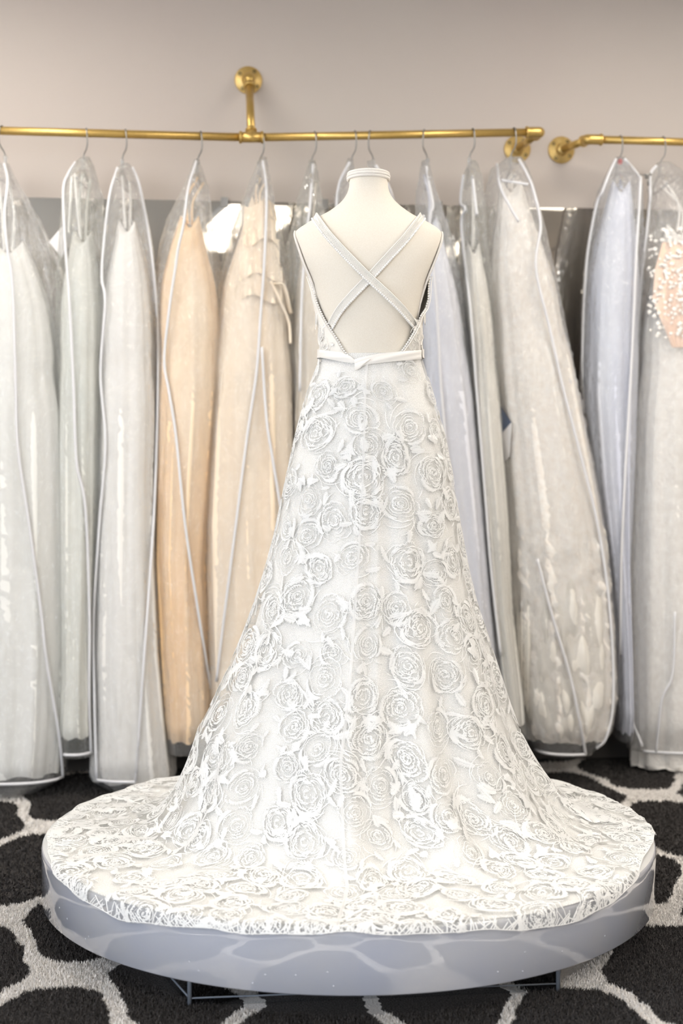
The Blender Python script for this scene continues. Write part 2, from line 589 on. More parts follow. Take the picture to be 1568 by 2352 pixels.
rail1 = thing('clothes_rail', 'long gold pipe clothes rail with a tee and wall arms, above the dress form', 'clothes rail', at_gap(577, 316, 0), 'gold pipe clothes rails')
rail2 = thing('clothes_rail', 'gold pipe clothes rail starting at an elbow, holding the lavender gown', 'clothes rail', Pw(1288, 345), 'gold pipe clothes rails')
R_T = at_gap(577, 316, GAP)
R_L = at_gap(-190, 295, GAP)
R_R = P(1238, 303.5, 4.75)
dl = (R_L - R_T) / np.linalg.norm(R_L - R_T)
dr = (R_R - R_T) / np.linalg.norm(R_R - R_T)
obj('pipe', *tube([R_T + dl * .02, R_L], PR, 24), M['gold'], rail1)
obj('pipe', *tube([R_T + dr * .02, R_R - dr * .03], PR, 24), M['gold'], rail1)
# tee
fl = Pw(570, 185)
el0 = fl + WN * 0.055
up = (el0 - np.array([0, 0, 0.02])) - R_T
up /= np.linalg.norm(up)
tee = [tube([R_T + dl * .036, R_T + dr * .036], PR * 1.28, 28), tube([R_T, R_T + up * .034], PR * 1.22, 24)]
for d, k in ((dl, .034), (dr, .034)):
    tee.append(ring_around(R_T + d * k, d, PR * 1.5, .004))
tee.append(ring_around(R_T + up * .034, up, PR * 1.45, .004))
obj('tee_fitting', *join(tee), M['gold'], rail1)
obj('wall_arm', *tube(np.array([R_T + up * .03, el0 - np.array([0, 0, 0.02])]), PR, 24), M['gold'], rail1)
arc = spline([fl + WN * .02, fl + WN * .04, el0 - np.array([0, 0, .006]), el0 - np.array([0, 0, 0.02]), el0 - np.array([0, 0, .02]) - up * .022], 16)
obj('elbow', *join([tube(arc, PR * 1.3, 24), ring_around(arc[-1], up, PR * 1.5, .004)]), M['gold'], rail1)
flange(rail1, fl, WN)
# right end: elbow, arm, flange
fr_ = Pw(1187, 343)
dv = (fr_ - R_R) / np.linalg.norm(fr_ - R_R)
arc = spline([R_R - dr * .04, R_R - dr * .016, R_R + dr * .002 + dv * .004, R_R + dv * .02, R_R + dv * .042], 20)
obj('elbow', *join([tube(arc, PR * 1.3, 24), ring_around(arc[0], dr, PR * 1.5, .004), ring_around(arc[-1], dv, PR * 1.5, .004)]), M['gold'], rail1)
obj('wall_arm', *tube([R_R + dv * .03, fr_ + WN * .01], PR, 24), M['gold'], rail1)
flange(rail1, fr_, WN)
# second rail
G2 = Pw(1288, 345)
E2 = P(1351, 320, 4.86)
E2b = at_gap(1700, 330, .20)
d2 = (E2b - E2) / np.linalg.norm(E2b - E2)
dv2 = (G2 - E2) / np.linalg.norm(G2 - E2)
arc = spline([E2 + d2 * .042, E2 + d2 * .016, E2 + dv2 * .004 - d2 * .002, E2 + dv2 * .02, E2 + dv2 * .035], 20)
obj('elbow', *join([tube(arc, PR * 1.3, 24), ring_around(arc[0], d2, PR * 1.5, .004), ring_around(arc[-1], dv2, PR * 1.5, .003)]), M['gold'], rail2)
obj('pipe', *tube([E2 + d2 * .03, E2b], PR, 24), M['gold'], rail2)
obj('wall_arm', *tube([E2 + dv2 * .03, G2 + WN * .01], PR, 24), M['gold'], rail2)
flange(rail2, G2, WN)


def rail_point(px):
    segs = ((R_L, R_T), (R_T, R_R)) if px < 1300 else ((E2, E2b),)
    best = None
    for a, b in segs:
        for t in np.linspace(0, 1, 400):
            p = a + (b - a) * t
            sx = CX + F_PX * p[0] / (p[1] * math.cos(PITCH) - (p[2] - CAM_H) * math.sin(PITCH))
            if best is None or abs(sx - px) < best[0]:
                best = (abs(sx - px), p)
    return best[1]


# ------------------------------------------------------------------ hanging gowns in garment bags
def fabric(name, col, col2, scale=9, stretch=(1, 1, 0.12), rough=0.6, bump=None):
    return principled(name, col, rough, noise=(scale, 0.35, 0.65), col2=col2, stretch=stretch, bump=bump or (50, 0.25, 0.006), sheen=0.1)


LACE = dict(scale=55, stretch=(1, 1, 0.8), bump=(90, 0.6, 0.006))
BAGS = [
    dict(h=5, rows=[(374, -4, 20), (400, -20, 32), (450, -40, 62), (520, -60, 92), (600, -75, 118), (700, -85, 134), (900, -95, 143), (1200, -100, 152), (1500, -105, 157), (1700, -105, 151), (1795, -105, 140), (1822, -80, 90)],
         seams=[[(378, 11), (420, 20), (500, 17), (581, 24), (660, 35), (868, 42), (1024, 47), (1200, 71), (1400, 96), (1512, 107), (1690, 130), (1790, 137)]],
         bot=(1790, -100, 137), film='film', gown=((0.88, 0.875, 0.84), (0.82, 0.815, 0.77), {}), gtop=560, gbot=1780, gs=0.95,
         gl='ivory tulle gown with a full skirt, in the bag with a square piped corner', bl='clear garment bag ending in a square white-piped corner, beside the green-grey gown', kind='ivory'),
    dict(h=197, wide=10, rows=[(360, 186, 206), (375, 172, 214), (400, 160, 222), (440, 146, 232), (520, 144, 238), (700, 142, 236), (900, 146, 232), (1100, 147, 230), (1300, 150, 224), (1500, 156, 214), (1650, 152, 214), (1735, 150, 216)],
         seams=[[(372, 172), (400, 158), (440, 148), (560, 155), (700, 166), (900, 176), (1060, 182), (1160, 200), (1400, 206), (1600, 204), (1725, 208)]],
         bot=(1725, 152, 212), film='film_green', gown=((0.72, 0.745, 0.71), (0.81, 0.80, 0.74), {}), gtop=535, gbot=1690, gs=0.95,
         gl='narrow silvery green-grey gown with beaded straps', bl='narrow clear garment bag around the beaded-strap green-grey gown', kind='greygreen'),
    dict(h=288, rows=[(374, 280, 296), (392, 266, 312), (450, 252, 330), (520, 245, 340), (600, 238, 352), (750, 233, 357), (900, 235, 361), (1100, 232, 358), (1300, 226, 360), (1500, 218, 370), (1700, 220, 388), (1790, 215, 398), (1815, 250, 370)],
         seams=[[(385, 270), (450, 254), (560, 241), (640, 237), (700, 246), (860, 234), (1020, 247), (1200, 232), (1420, 217), (1600, 220), (1783, 226)], [(384, 303), (420, 322), (500, 335), (600, 346), (740, 356), (900, 357), (1180, 350), (1500, 333), (1785, 315)]],
         bot=(1785, 226, 315), film='film', gown=((0.90, 0.88, 0.84), (0.85, 0.825, 0.78), {}), gtop=510, gbot=1795, gs=0.95,
         gl='plain ivory satin gown with a narrow bodice, between the green-grey and apricot gowns', bl='clear garment bag with two white-piped front edges around the plain ivory gown', kind='ivory'),
    dict(h=460, rows=[(366, 447, 457), (420, 425, 478), (500, 385, 487), (560, 370, 494), (640, 362, 503), (760, 364, 506), (900, 370, 500), (1100, 366, 484), (1300, 366, 470), (1500, 376, 476), (1640, 385, 482), (1730, 395, 470)],
         seams=[[(372, 452), (440, 435), (520, 425), (575, 413), (610, 408), (720, 392), (830, 381), (900, 392), (1000, 408), (1200, 428), (1400, 455), (1600, 482)]],
         bot=None, film='film', gown=((0.95, 0.62, 0.30), (0.92, 0.77, 0.58), dict(scale=5)), gtop=500, gbot=1700, gs=0.95,
         gl='deep apricot tulle gown with an empty sheer collar above', bl='clear garment bag with a kinked white seam over the deep apricot gown', kind='apricot'),
    dict(h=603, wide=9, rows=[(360, 598, 611), (420, 572, 622), (480, 547, 632), (560, 530, 648), (650, 512, 660), (800, 495, 668), (1000, 480, 672), (1200, 470, 676), (1400, 474, 680), (1600, 485, 660), (1700, 495, 640)],
         seams=[[(372, 604), (450, 612), (600, 608), (720, 600), (860, 590), (1000, 570), (1200, 545), (1400, 520), (1560, 500)], [(800, 602), (960, 612), (1050, 625), (1180, 645)]],
         bot=None, film='film', gown=((0.93, 0.76, 0.56), (0.92, 0.83, 0.70), dict(scale=7)), gtop=455, gbot=1680, gs=0.95,
         gl='pale peach organza gown with ruffled bodice and ribbon ties', bl='clear garment bag with a forked white seam over the pale peach gown', kind='peach'),
    dict(h=722, wide=16, rows=[(368, 711, 724), (450, 684, 738), (560, 668, 752), (700, 676, 768), (900, 684, 780), (1200, 690, 790), (1600, 695, 790), (1700, 700, 780)],
         seams=[[(380, 719), (480, 712), (560, 703), (700, 694), (900, 690)]],
         bot=None, film='film_green', gown=((0.78, 0.69, 0.58), (0.80, 0.73, 0.63), {}), gtop=600, gbot=1660, gs=0.95,
         gl='sheer beige gown hanging low, between the peach gown and the dress form', bl='clear garment bag with a bare peaked top, next to the peach gown', kind='beige'),
    dict(h=813, wide=14, rows=[(364, 798, 810), (450, 768, 824), (600, 775, 838), (900, 788, 842), (1600, 795, 845), (1700, 798, 840)],
         seams=[[(375, 802), (430, 778), (520, 772)]],
         bot=None, film='film', gown=((0.80, 0.77, 0.73), (0.75, 0.72, 0.68), {}), gtop=620, gbot=1650, gs=0.95,
         gl='off-white gown hidden behind the dress form, nearer the peach gowns', bl='clear garment bag whose left edge shows beside the dress form neck', kind='ivory'),
    dict(h=850, wide=14, rows=[(370, 843, 858), (450, 852, 905), (520, 846, 928), (700, 852, 940), (900, 855, 945), (1600, 860, 945), (1700, 865, 940)],
         seams=[[(380, 862), (430, 895), (520, 915)]],
         bot=None, film='film', gown=((0.80, 0.78, 0.76), (0.74, 0.72, 0.71), {}), gtop=620, gbot=1650, gs=0.95,
         gl='white gown hidden behind the dress form, nearer the lavender gown', bl='clear garment bag whose right edge shows beside the dress form neck', kind='ivory'),
    dict(h=975, wide=11, rows=[(368, 970, 984), (430, 957, 1000), (520, 952, 1028), (700, 960, 1052), (900, 976, 1078), (1200, 1000, 1106), (1400, 1020, 1124), (1600, 1040, 1146), (1700, 1050, 1150)],
         seams=[[(385, 978), (430, 984), (480, 992), (520, 985), (700, 1000), (900, 1012), (1100, 1030), (1300, 1046)]],
         bot=None, film='film_blue', gown=((0.80, 0.81, 0.88), (0.85, 0.845, 0.865), {}), gtop=500, gbot=1690, gs=0.96,
         gl='lavender white tulle gown next to the dress form', bl='clear garment bag over the lavender white gown next to the dress form', kind='lavender'),
    dict(h=1085, wide=13, rows=[(368, 1078, 1092), (400, 1063, 1106), (450, 1056, 1110), (600, 1062, 1114), (800, 1084, 1124), (1000, 1094, 1140), (1200, 1112, 1154), (1400, 1130, 1162), (1600, 1150, 1186), (1750, 1158, 1196)],
         seams=[[(400, 1066), (460, 1055), (482, 1068), (520, 1062), (700, 1078), (900, 1094), (1100, 1110), (1300, 1126), (1500, 1148)], [(410, 1083), (500, 1092)]],
         bot=None, film='film_green', gown=((0.84, 0.80, 0.73), (0.85, 0.83, 0.79), {}), gtop=560, gbot=1660, gs=0.95,
         gl='narrow pale champagne gown between the lavender and beige lace gowns', bl='narrow clear garment bag with a kinked shoulder seam, over the champagne gown', kind='champagne'),
    dict(h=1180, rows=[(360, 1166, 1198), (385, 1126, 1214), (430, 1115, 1230), (520, 1114, 1250), (650, 1120, 1274), (800, 1132, 1302), (950, 1146, 1328), (1150, 1160, 1366), (1300, 1170, 1390), (1450, 1170, 1402), (1600, 1190, 1408), (1690, 1205, 1394), (1732, 1240, 1350)],
         seams=[[(368, 1190), (400, 1206), (440, 1222), (520, 1238), (620, 1226), (760, 1258), (900, 1290), (1050, 1330), (1200, 1368), (1350, 1392), (1500, 1404), (1620, 1404), (1690, 1388), (1715, 1366)], [(1280, 1232), (1400, 1262), (1550, 1305), (1650, 1325), (1725, 1340)], [(376, 1138), (440, 1150), (515, 1187)], [(418, 1150), (428, 1210)]],
         bot=(1725, 1200, 1340), film='film', gown=((0.85, 0.79, 0.72), (0.90, 0.87, 0.82), LACE), gtop=420, gbot=1700, gs=0.95,
         gl='blush beige lace gown with a ruffled ivory train gathered in its bag', bl='wide clear garment bag with a piped yoke, over the blush beige lace gown', kind='lace'),
    dict(h=1423, rows=[(360, 1412, 1436), (400, 1390, 1462), (420, 1378, 1474), (470, 1366, 1474), (560, 1352, 1470), (700, 1343, 1462), (900, 1340, 1452), (1100, 1360, 1444), (1300, 1392, 1434), (1500, 1414, 1436), (1700, 1418, 1440)],
         seams=[[(366, 1414), (400, 1400), (440, 1386), (470, 1368), (600, 1346), (800, 1340), (950, 1338)], [(366, 1432), (402, 1473), (430, 1467), (600, 1455), (800, 1446), (1100, 1428), (1300, 1420), (1500, 1424)]],
         bot=None, film='film_blue', gown=((0.63, 0.65, 0.75), (0.75, 0.765, 0.82), {}), gtop=420, gbot=1680, gs=0.96,
         gl='blue lavender gown with a pointed neckline, on the hanger with a red marker', bl='clear garment bag with house-shaped white piping over the blue lavender gown', kind='blue'),
    dict(h=1522, rows=[(372, 1512, 1540), (398, 1492, 1580), (480, 1487, 1630), (600, 1478, 1650), (800, 1464, 1680), (1000, 1456, 1700), (1300, 1444, 1720), (1600, 1444, 1730), (1725, 1446, 1730)],
         seams=[[(380, 1508), (400, 1494), (460, 1500), (480, 1492), (700, 1475), (900, 1458)], [(1300, 1445), (1600, 1452), (1712, 1478)], [(1400, 1545), (1540, 1540), (1600, 1518), (1722, 1506)]],
         bot=(1722, 1480, 1600), film='film', gown=((0.84, 0.80, 0.75), (0.91, 0.885, 0.84), LACE), gtop=520, gbot=1800, gs=0.92,
         gl='beige lace gown with a peach lining at the bodice and grey tulle at the floor', bl='clear garment bag over the peach-bodiced beige lace gown', kind='lacepeach'),
]

rng = np.random.default_rng(7)
NPSI = 72


def loop_pts(cx, cy, hx, hf, hb, z, wob, rowi, seed, sc=1.0):
    a = np.linspace(0, 2 * math.pi, NPSI, endpoint=False)
    c, s = np.cos(a), np.sin(a)
    px = 0.85
    X = np.sign(c) * np.abs(c) ** px
    Yv = np.sign(s) * np.abs(s) ** px
    h = np.where(s < 0, hf, hb)
    k = 1 + wob * (np.sin(5 * a + seed + rowi * .05) * .5 + np.sin(9 * a + 2 * seed - rowi * .08) * .35 + np.sin(14 * a + 3 * seed + rowi * .03) * .3)
    return np.stack([cx + sc * hx * X * k, cy + sc * h * Yv * k, np.full(NPSI, z)], -1)


def hang(i, B):
    pt = rail_point(B['h'])
    Y = pt[1]
    top = B['rows'][0][0]
    bot = B['rows'][-1][0]
    # how far the bag reaches in front of and behind the rail, by photo height
    hf_t = [(top, .015), (top + 40, .07), (top + 110, .11), (top + 500, .125), (bot - 60, .14), (bot, .11)]
    seed = i * 1.7

    def dims(y):
        xl, xr = interp(B['rows'], y)
        wd_px = B.get('wide', 7) * min(1, max(0, (y - 480) / 160))      # the bags press against each other
        xl, xr = xl - wd_px, xr + wd_px
        hf = interp(hf_t, y)[0]
        Ym = Y - .55 * hf
        z = P(800, y, Ym)[2]
        a, b = P(xl, y, Y)[0], P(xr, y, Y)[0]
        return (a + b) / 2, (b - a) / 2, hf, min(hf * 1.05, .185), z

    # ---- bag
    ys = np.concatenate([np.linspace(top, top + 120, 16), np.linspace(top + 126, bot, 132)])
    rows = []
    for k, y in enumerate(ys):
        cx, hx, hf, hb, z = dims(y)
        rows.append(loop_pts(cx, Y, hx, hf, hb, max(z, .012), .035 * min(1, k / 10), k, seed))
    Vb = np.array(rows)
    # crumpled film: small dents, gathered in patches
    nr_ = len(Vb)
    dz_ = rng.normal(0, 1, (nr_, NPSI))
    mk_ = rng.normal(0, 1, (nr_ // 9 + 2, NPSI // 4 + 1))
    mk_ = np.repeat(np.repeat(mk_, 9, 0)[:nr_], 4, 1)[:, :NPSI]
    cen_ = Vb.mean(1, keepdims=True)
    out_ = Vb - cen_
    out_ /= np.linalg.norm(out_, axis=2, keepdims=True) + 1e-6
    Vb = Vb + out_ * (dz_ * (.0005 + .0018 * (mk_ > .6)))[..., None] * np.array([1, 1, .2])
    cap_top = Vb[0].mean(0)[None].repeat(NPSI, 0)
    cap_bot = Vb[-1].mean(0)[None].repeat(NPSI, 0)
    Vb = np.concatenate([cap_top[None], Vb, cap_bot[None]])
    base = (pt[0], Y, float(Vb[..., 2].min()))
    bag = thing('garment_bag', B['bl'], 'garment bag', base, 'clear garment bags on the rails')
    obj('film', Vb.reshape(-1, 3), grid_faces(len(Vb), NPSI, True), M[B['film']], bag)

    def front(y, x, out=.004):
        cx, hx, hf, hb, z = dims(y)
        # start with the point at the front, at the true depth of that point
        xw = P(x, y, Y - .7 * hf)[0]
        c = np.clip((xw - cx) / hx, -.985, .985)
        c1 = abs(c) ** (1 / .85)
        s = math.sqrt(max(0, 1 - c1 * c1)) ** .85
        return np.array([cx + hx * c * 1.03, Y - hf * s * 1.03 - out, max(z, .018)])
    for s in B['seams']:
        p = spline(np.array([front(y, x) for y, x in s]), 8 * len(s))
        obj('piping', *tube(p, .0046, 8), M['piping'], bag)
    if B['bot']:
        y, xa, xb = B['bot']
        p = np.array([front(y, x) for x in np.linspace(xa, xb, 18)])
        obj('piping', *tube(p, .0048, 8), M['piping'], bag)

    # ---- gown
    gt, gb, gs = B['gtop'], B['gbot'], B['gs']
    ys = np.linspace(gt, gb, 84)
    rows = []
    for k, y in enumerate(ys):
        cx, hx, hf, hb, z = dims(min(y, bot))
        z = P(800, y, Y - .55 * hf)[2]
        f = (y - gt) / (gb - gt)
        w = gs * (.42 + .50 * math.sin(min(1, f / .22) * math.pi / 2) ** .85) if f < .22 else gs * (1 - .10 * math.exp(-((f - .24) / .06) ** 2))
        wob = .02 + .06 * min(1, f * 2)
        a = np.linspace(0, 2 * math.pi, NPSI, endpoint=False)
        L = loop_pts(cx, Y, hx, hf, hb, max(z, .012), .02, k, seed + 3, w)
        n1 = np.sin(11 * a + seed * 2) + .7 * np.sin(17 * a + seed + f * 2) + .5 * np.sin(26 * a - f * 3)
        sc = 1 + wob * n1 * .5
        L[:, 0] = cx + (L[:, 0] - cx) * sc
        L[:, 1] = Y + (L[:, 1] - Y) * sc
        if B['kind'] == 'lace' and f > .62:
            L += rng.normal(0, .004, L.shape) * np.array([1, 1, .5])
        if f > .97:
            L[:, 2] += .005 * np.sin(9 * a + seed)
        if f < .06:
            L[:, 2] += (1 - f / .06) * (.022 * np.cos(2 * a) - .006)
        L[:, 2] = np.maximum(L[:, 2], .012)
        rows.append(L)
    Vg = np.array(rows)
    Vg = np.concatenate([(Vg[0].mean(0) - np.array([0, 0, .02]))[None].repeat(NPSI, 0)[None], Vg])
    c1, c2, kw = B['gown']
    g = thing('hanging_gown', B['gl'], 'dress', (pt[0], Y, float(Vg[..., 2].min())), 'bagged gowns on the rails')
    fm = fabric('gown_fabric_' + B['kind'] + str(i), c1, c2, **kw)
    cut = 24
    obj('bodice', Vg[:cut].reshape(-1, 3), grid_faces(cut, NPSI, True), fm, g)
    obj('skirt', Vg[cut - 1:].reshape(-1, 3), grid_faces(len(Vg) - cut + 1, NPSI, True), fm, g)

    def gfront(y, x, k=.93):
        p = front(y, x, 0)
        return np.array([p[0], Y + (p[1] - Y) * k, p[2]])
    # shoulder loops of the gown up to the hanger
    for sx in (-1, 1):
        cx, hx, hf, hb, z = dims(gt)
        zt = pt[2] - .135
        pth = spline([(cx + sx * hx * .08, Y + sx * .012, z - .012), (cx + sx * hx * .10, Y + sx * .03, (z + zt) / 2), (pt[0] + sx * .004, Y + sx * .05, zt)], 16)
        obj('strap', *tube(pth, .0022, 6, flat=2.0), fm, g)
    if B['kind'] == 'greygreen':
        for xs in ([(410, 166), (470, 164), (535, 160)], [(405, 174), (470, 179), (545, 186)]):
            p = spline([gfront(y, x, .85) for y, x in xs], 36)
            parts = [ball(q, .0042, 5, 6) for q in p]
            stuff(obj('bead_strap', *join(parts), M['bead'], g))
    if B['kind'] == 'lace':
        # navy and white card pinned to the gown, ruffles of the gathered train
        q = [gfront(y, x, 1.0) + np.array([0, -.012, 0]) for y, x in ((915, 1142), (970, 1174), (992, 1158), (1038, 1140))]
        V = np.array(q + [p + np.array([0, .002, 0]) for p in q])
        Fq = np.array([[0, 3, 2, 1], [4, 5, 6, 7], [0, 1, 5, 4], [1, 2, 6, 5], [2, 3, 7, 6], [3, 0, 4, 7]])
        obj('navy_card', V, Fq, M['navy'], g, sm=False)
        q = [gfront(y, x, 1.0) + np.array([0, -.011, 0]) for y, x in ((992, 1157), (970, 1175), (1048, 1172), (1072, 1149))]
        V = np.array(q + [p + np.array([0, .002, 0]) for p in q])
        obj('white_card', V, Fq, M['card'], g, sm=False)
        rm = fabric('ruffle_ivory', (0.82, 0.79, 0.73), (0.74, 0.70, 0.63), scale=30, stretch=(1, 1, .5))
        for (y0, y1, xa, xb, ph) in ((1345, 1480, 1235, 1390, 0), (1440, 1560, 1225, 1396, 1.3), (1545, 1650, 1215, 1398, 2.2), (1600, 1690, 1225, 1370, 4.), (1390, 1640, 1190, 1222, 5.)):
            nx, ny = 46, 12
            Vr = np.zeros((ny, nx, 3))
            for b_ in range(nx):
                fx = b_ / (nx - 1)
                x = xa + (xb - xa) * fx
                for a_ in range(ny):
                    fy = a_ / (ny - 1)
                    y = y0 + (y1 - y0) * fy + 14 * math.sin(fx * 9 + ph) + 7 * math.sin(fx * 23 + 2 * ph)
                    p = front(y, x, 0)
                    dep = .84 + .12 * math.sin(math.pi * (.1 + .8 * fy)) + .035 * math.sin(fx * 15 + ph * 3 + fy * 2) + .025 * math.sin(fx * 31 + ph - fy * 3)
                    dep *= 1 - .8 * max(0, abs(fx - .5) * 2 - .8)
                    Vr[a_, b_] = (p[0], Y + (p[1] - Y) * dep, p[2] + .006 * math.sin(fx * 33 + ph))
            obj('ruffle', Vr.reshape(-1, 3), grid_faces(ny, nx), rm, g)
    if B['kind'] == 'lacepeach':
        pm = fabric('peach_lining', (0.88, 0.60, 0.43), (0.86, 0.68, 0.56), scale=14)
        nx, ny = 20, 26
        Vr = np.zeros((ny, nx, 3))
        for a_ in range(ny):
            y = 560 + (800 - 560) * a_ / (ny - 1)
            xa, xb = interp([(560, 1520, 1600), (620, 1505, 1620), (690, 1500, 1600), (740, 1518, 1590), (800, 1540, 1580)], y)
            for b_ in range(nx):
                p = front(y, xa + (xb - xa) * b_ / (nx - 1), 0)
                Vr[a_, b_] = (p[0], Y + (p[1] - Y) * .955 - .002 * math.sin(b_ * 1.3 + a_ * .2), p[2])
        obj('peach_panel', Vr.reshape(-1, 3), grid_faces(ny, nx), pm, g)
        # lace leaves over it
        sp_ = []
        for k in range(150):
            y = rng.uniform(530, 780)
            x = rng.uniform(1492, 1568)
            p = front(y, x, 0)
            p[1] = Y + (p[1] - Y) * .985
            sp_.append(ball(p, rng.uniform(.004, .009), 5, 7, (1, .12, .8)))
        stuff(obj('lace_flower', *join(sp_), fm, g))
    if B['kind'] == 'peach':
        for k, pts in enumerate([[(650, 622), (690, 640), (740, 660), (790, 664)], [(655, 630), (660, 650), (720, 664)]]):
            pth = spline([gfront(y, x, 1.0) + np.array([0, -.008, 0]) for y, x in pts], 24)
            obj('ribbon_tie', *tube(pth, .0035, 6, flat=2.5), fm, g)
        nx, ny = 30, 12
        for (y0, y1, xa, xb, ph) in ((470, 560, 560, 632, 0.4), (540, 640, 552, 640, 2.), (610, 690, 556, 646, 3.)):
            Vr = np.zeros((ny, nx, 3))
            for a_ in range(ny):
                for b_ in range(nx):
                    fx, fy = b_ / (nx - 1), a_ / (ny - 1)
                    p = front(y0 + (y1 - y0) * fy + 10 * math.sin(fx * 6 + ph), xa + (xb - xa) * fx, 0)
                    Vr[a_, b_] = (p[0], Y + (p[1] - Y) * (.86 + .09 * fy + .05 * math.sin(fx * 22 + ph) * fy), p[2])
            obj('ruffle', Vr.reshape(-1, 3), grid_faces(ny, nx), fm, g)

    # ---- hanger
    hl = {5: 'clear plastic hanger with steel hook for the square-cornered ivory bag', 197: 'hanger with a steel hook, inside the green-grey gown bag',
          288: 'clear plastic hanger of the plain ivory gown', 460: 'clear plastic hanger of the deep apricot gown', 603: 'clear plastic hanger of the pale peach gown, beside the tee fitting',
          722: 'clear plastic hanger of the sheer beige gown', 813: 'hanger above the dress form neck, nearer the peach gowns', 850: 'hanger above the dress form neck, with the hook turned the other way',
          975: 'clear plastic hanger of the lavender white gown', 1085: 'clear plastic hanger of the narrow champagne gown', 1180: 'steel hook hanger in front of the rail end flange',
          1423: 'hanger with a red size marker and a metal clip', 1522: 'clear plastic hanger of the peach-bodiced lace gown'}[B['h']]
    hg = thing('hanger', hl, 'hanger', (pt[0], Y, pt[2] - .15), 'hangers on the gold rails')
    side = -1 if B['h'] in (850, 5, 975) else 1
    r = PR + .0022
    # hook loops over the rail: back, top, front, then sweeps to the neck
    zn = pt[2] - .082
    zt_bag = float(Vb[1, :, 2].max())
    hk = [(pt[0] - .004 * side, Y + r * .9, pt[2] - r * .5), (pt[0] - .002 * side, Y + r * .75, pt[2] + r * .7), (pt[0], Y, pt[2] + r), (pt[0] + .003 * side, Y - r * .8, pt[2] + r * .6),
          (pt[0] + .005 * side, Y - r * 1.05, pt[2] - .008), (pt[0] + .006 * side, Y - r, pt[2] - .03), (pt[0] + .003 * side, Y - r * .7, pt[2] - .048), (pt[0] - .006 * side, Y - r * .2, pt[2] - .064), (pt[0] - .010 * side, Y, zn), (pt[0] - .010 * side, Y, zn - .03)]
    nk = np.array([pt[0] - .010 * side, Y, zn])
    obj('hook', *tube(spline(hk, 50), .0023, 8), M['steel'], hg)
    obj('neck', *lathe([(1e-4, .006), (.006, .006), (.0075, 0), (.006, -.006), (.005, -.02), (.007, -.034), (1e-4, -.036)], nk, 16), M['clear_plastic'], hg)
    sh = spline([nk + np.array([0, -.115, -.075]), nk + np.array([0, -.09, -.055]), nk + np.array([0, -.04, -.036]), nk + np.array([0, 0, -.028]), nk + np.array([0, .04, -.036]), nk + np.array([0, .09, -.055]), nk + np.array([0, .115, -.075])], 30)
    obj('shoulder_bar', *tube(sh, .005, 8), M['clear_plastic'], hg)
    obj('lower_bar', *tube([sh[0], sh[0] * .5 + sh[-1] * .5 + np.array([0, 0, -.004]), sh[-1]], .003, 8), M['clear_plastic'], hg)
    if B['h'] == 1423:
        obj('size_marker', *lathe([(1e-4, .008), (.006, .008), (.008, .003), (.008, -.003), (.006, -.008), (1e-4, -.008)], (pt[0], Y - .004, P(1423, 372, Y)[2]), 16), M['red'], hg)
        q = P(1487, 405, Y - .03)
        obj('clip', *join([tube([q + np.array([-.012, 0, .004]), q + np.array([.012, 0, .006])], .0035, 8), tube([q, q + np.array([.002, 0, -.03])], .003, 8), tube([q + np.array([-.008, .004, -.006]), q + np.array([.008, -.003, .012])], .003, 8), tube([q + np.array([-.012, 0, .004]), (pt[0], Y, q[2] + .02)], .0015, 6)]), M['steel'], hg)
    if B['h'] == 197:
        # white card added to stand for a reflection in the mirror behind
        q = [P(x, y, Y + .02) for x, y in ((112, 556), (142, 520), (152, 560), (142, 592))]
        V = np.array(q + [p + np.array([0, .002, 0]) for p in q])
        obj('reflection_card', V, np.array([[0, 1, 2, 3], [7, 6, 5, 4], [0, 4, 5, 1], [1, 5, 6, 2], [2, 6, 7, 3], [3, 7, 4, 0]]), M['card'], bag, sm=False)


for i, B in enumerate(BAGS):
    hang(i, B)

# ------------------------------------------------------------------ round display platform
PC = np.array([0.016, 3.37])
PR_, ZP, ZL = 0.70, 0.205, 0.08
plat = thing('display_platform', 'round lilac grey display platform on a clear mirrored base, under the gown', 'platform', (PC[0], PC[1], 0))
obj('rim', *lathe([(PR_ - .03, ZL + .004), (PR_ - .03, ZL), (PR_ - .003, ZL), (PR_, ZL + .003), (PR_, ZP - .010), (PR_ - .001, ZP - .004), (PR_ - .004, ZP - .001), (PR_ - .012, ZP - .001)], (PC[0], PC[1], 0), 200), M['platform_side'], plat)
obj('top', *lathe([(1e-4, ZP), (.3, ZP), (.6, ZP), (PR_ - .004, ZP), (PR_ - .0035, ZP - .002)], (PC[0], PC[1], 0), 200), M['platform_top'], plat)
obj('underside', *lathe([(1e-4, ZL + .002), (PR_ - .02, ZL + .002), (PR_ - .02, ZL + .03), (1e-4, ZL + .03)], (PC[0], PC[1], 0), 96), M['platform_side'], plat)
corners = [PC + .628 * np.array([math.cos(math.radians(a)), math.sin(math.radians(a))]) for a in (240, 312, 24, 96, 168)]
for k in range(5):
    a, b = corners[k], corners[(k + 1) % 5]
    d = (b - a) / np.linalg.norm(b - a)
    n = np.array([d[1], -d[0]])
    q = [a + d * .006, b - d * .006, b - d * .006 - n * .006, a + d * .006 - n * .006]
    V = np.array([[p[0], p[1], z] for z in (0.001, ZL + .001) for p in q])
    Fq = np.array([[0, 1, 5, 4], [1, 2, 6, 5], [2, 3, 7, 6], [3, 0, 4, 7], [0, 3, 2, 1], [4, 5, 6, 7]])
    obj('base_panel', V, Fq, M['acrylic'], plat, sm=False)
    obj('corner_post', *tube([(a[0], a[1], .0), (a[0], a[1], ZL)], .0045, 10), M['acrylic_edge'], plat)
    V, Fq = tube([(a[0], a[1], .016), (b[0], b[1], .016)], .0018, 6)
    obj('base_strip', V, Fq, M['acrylic_edge'], plat)
rn = np.random.default_rng(3)
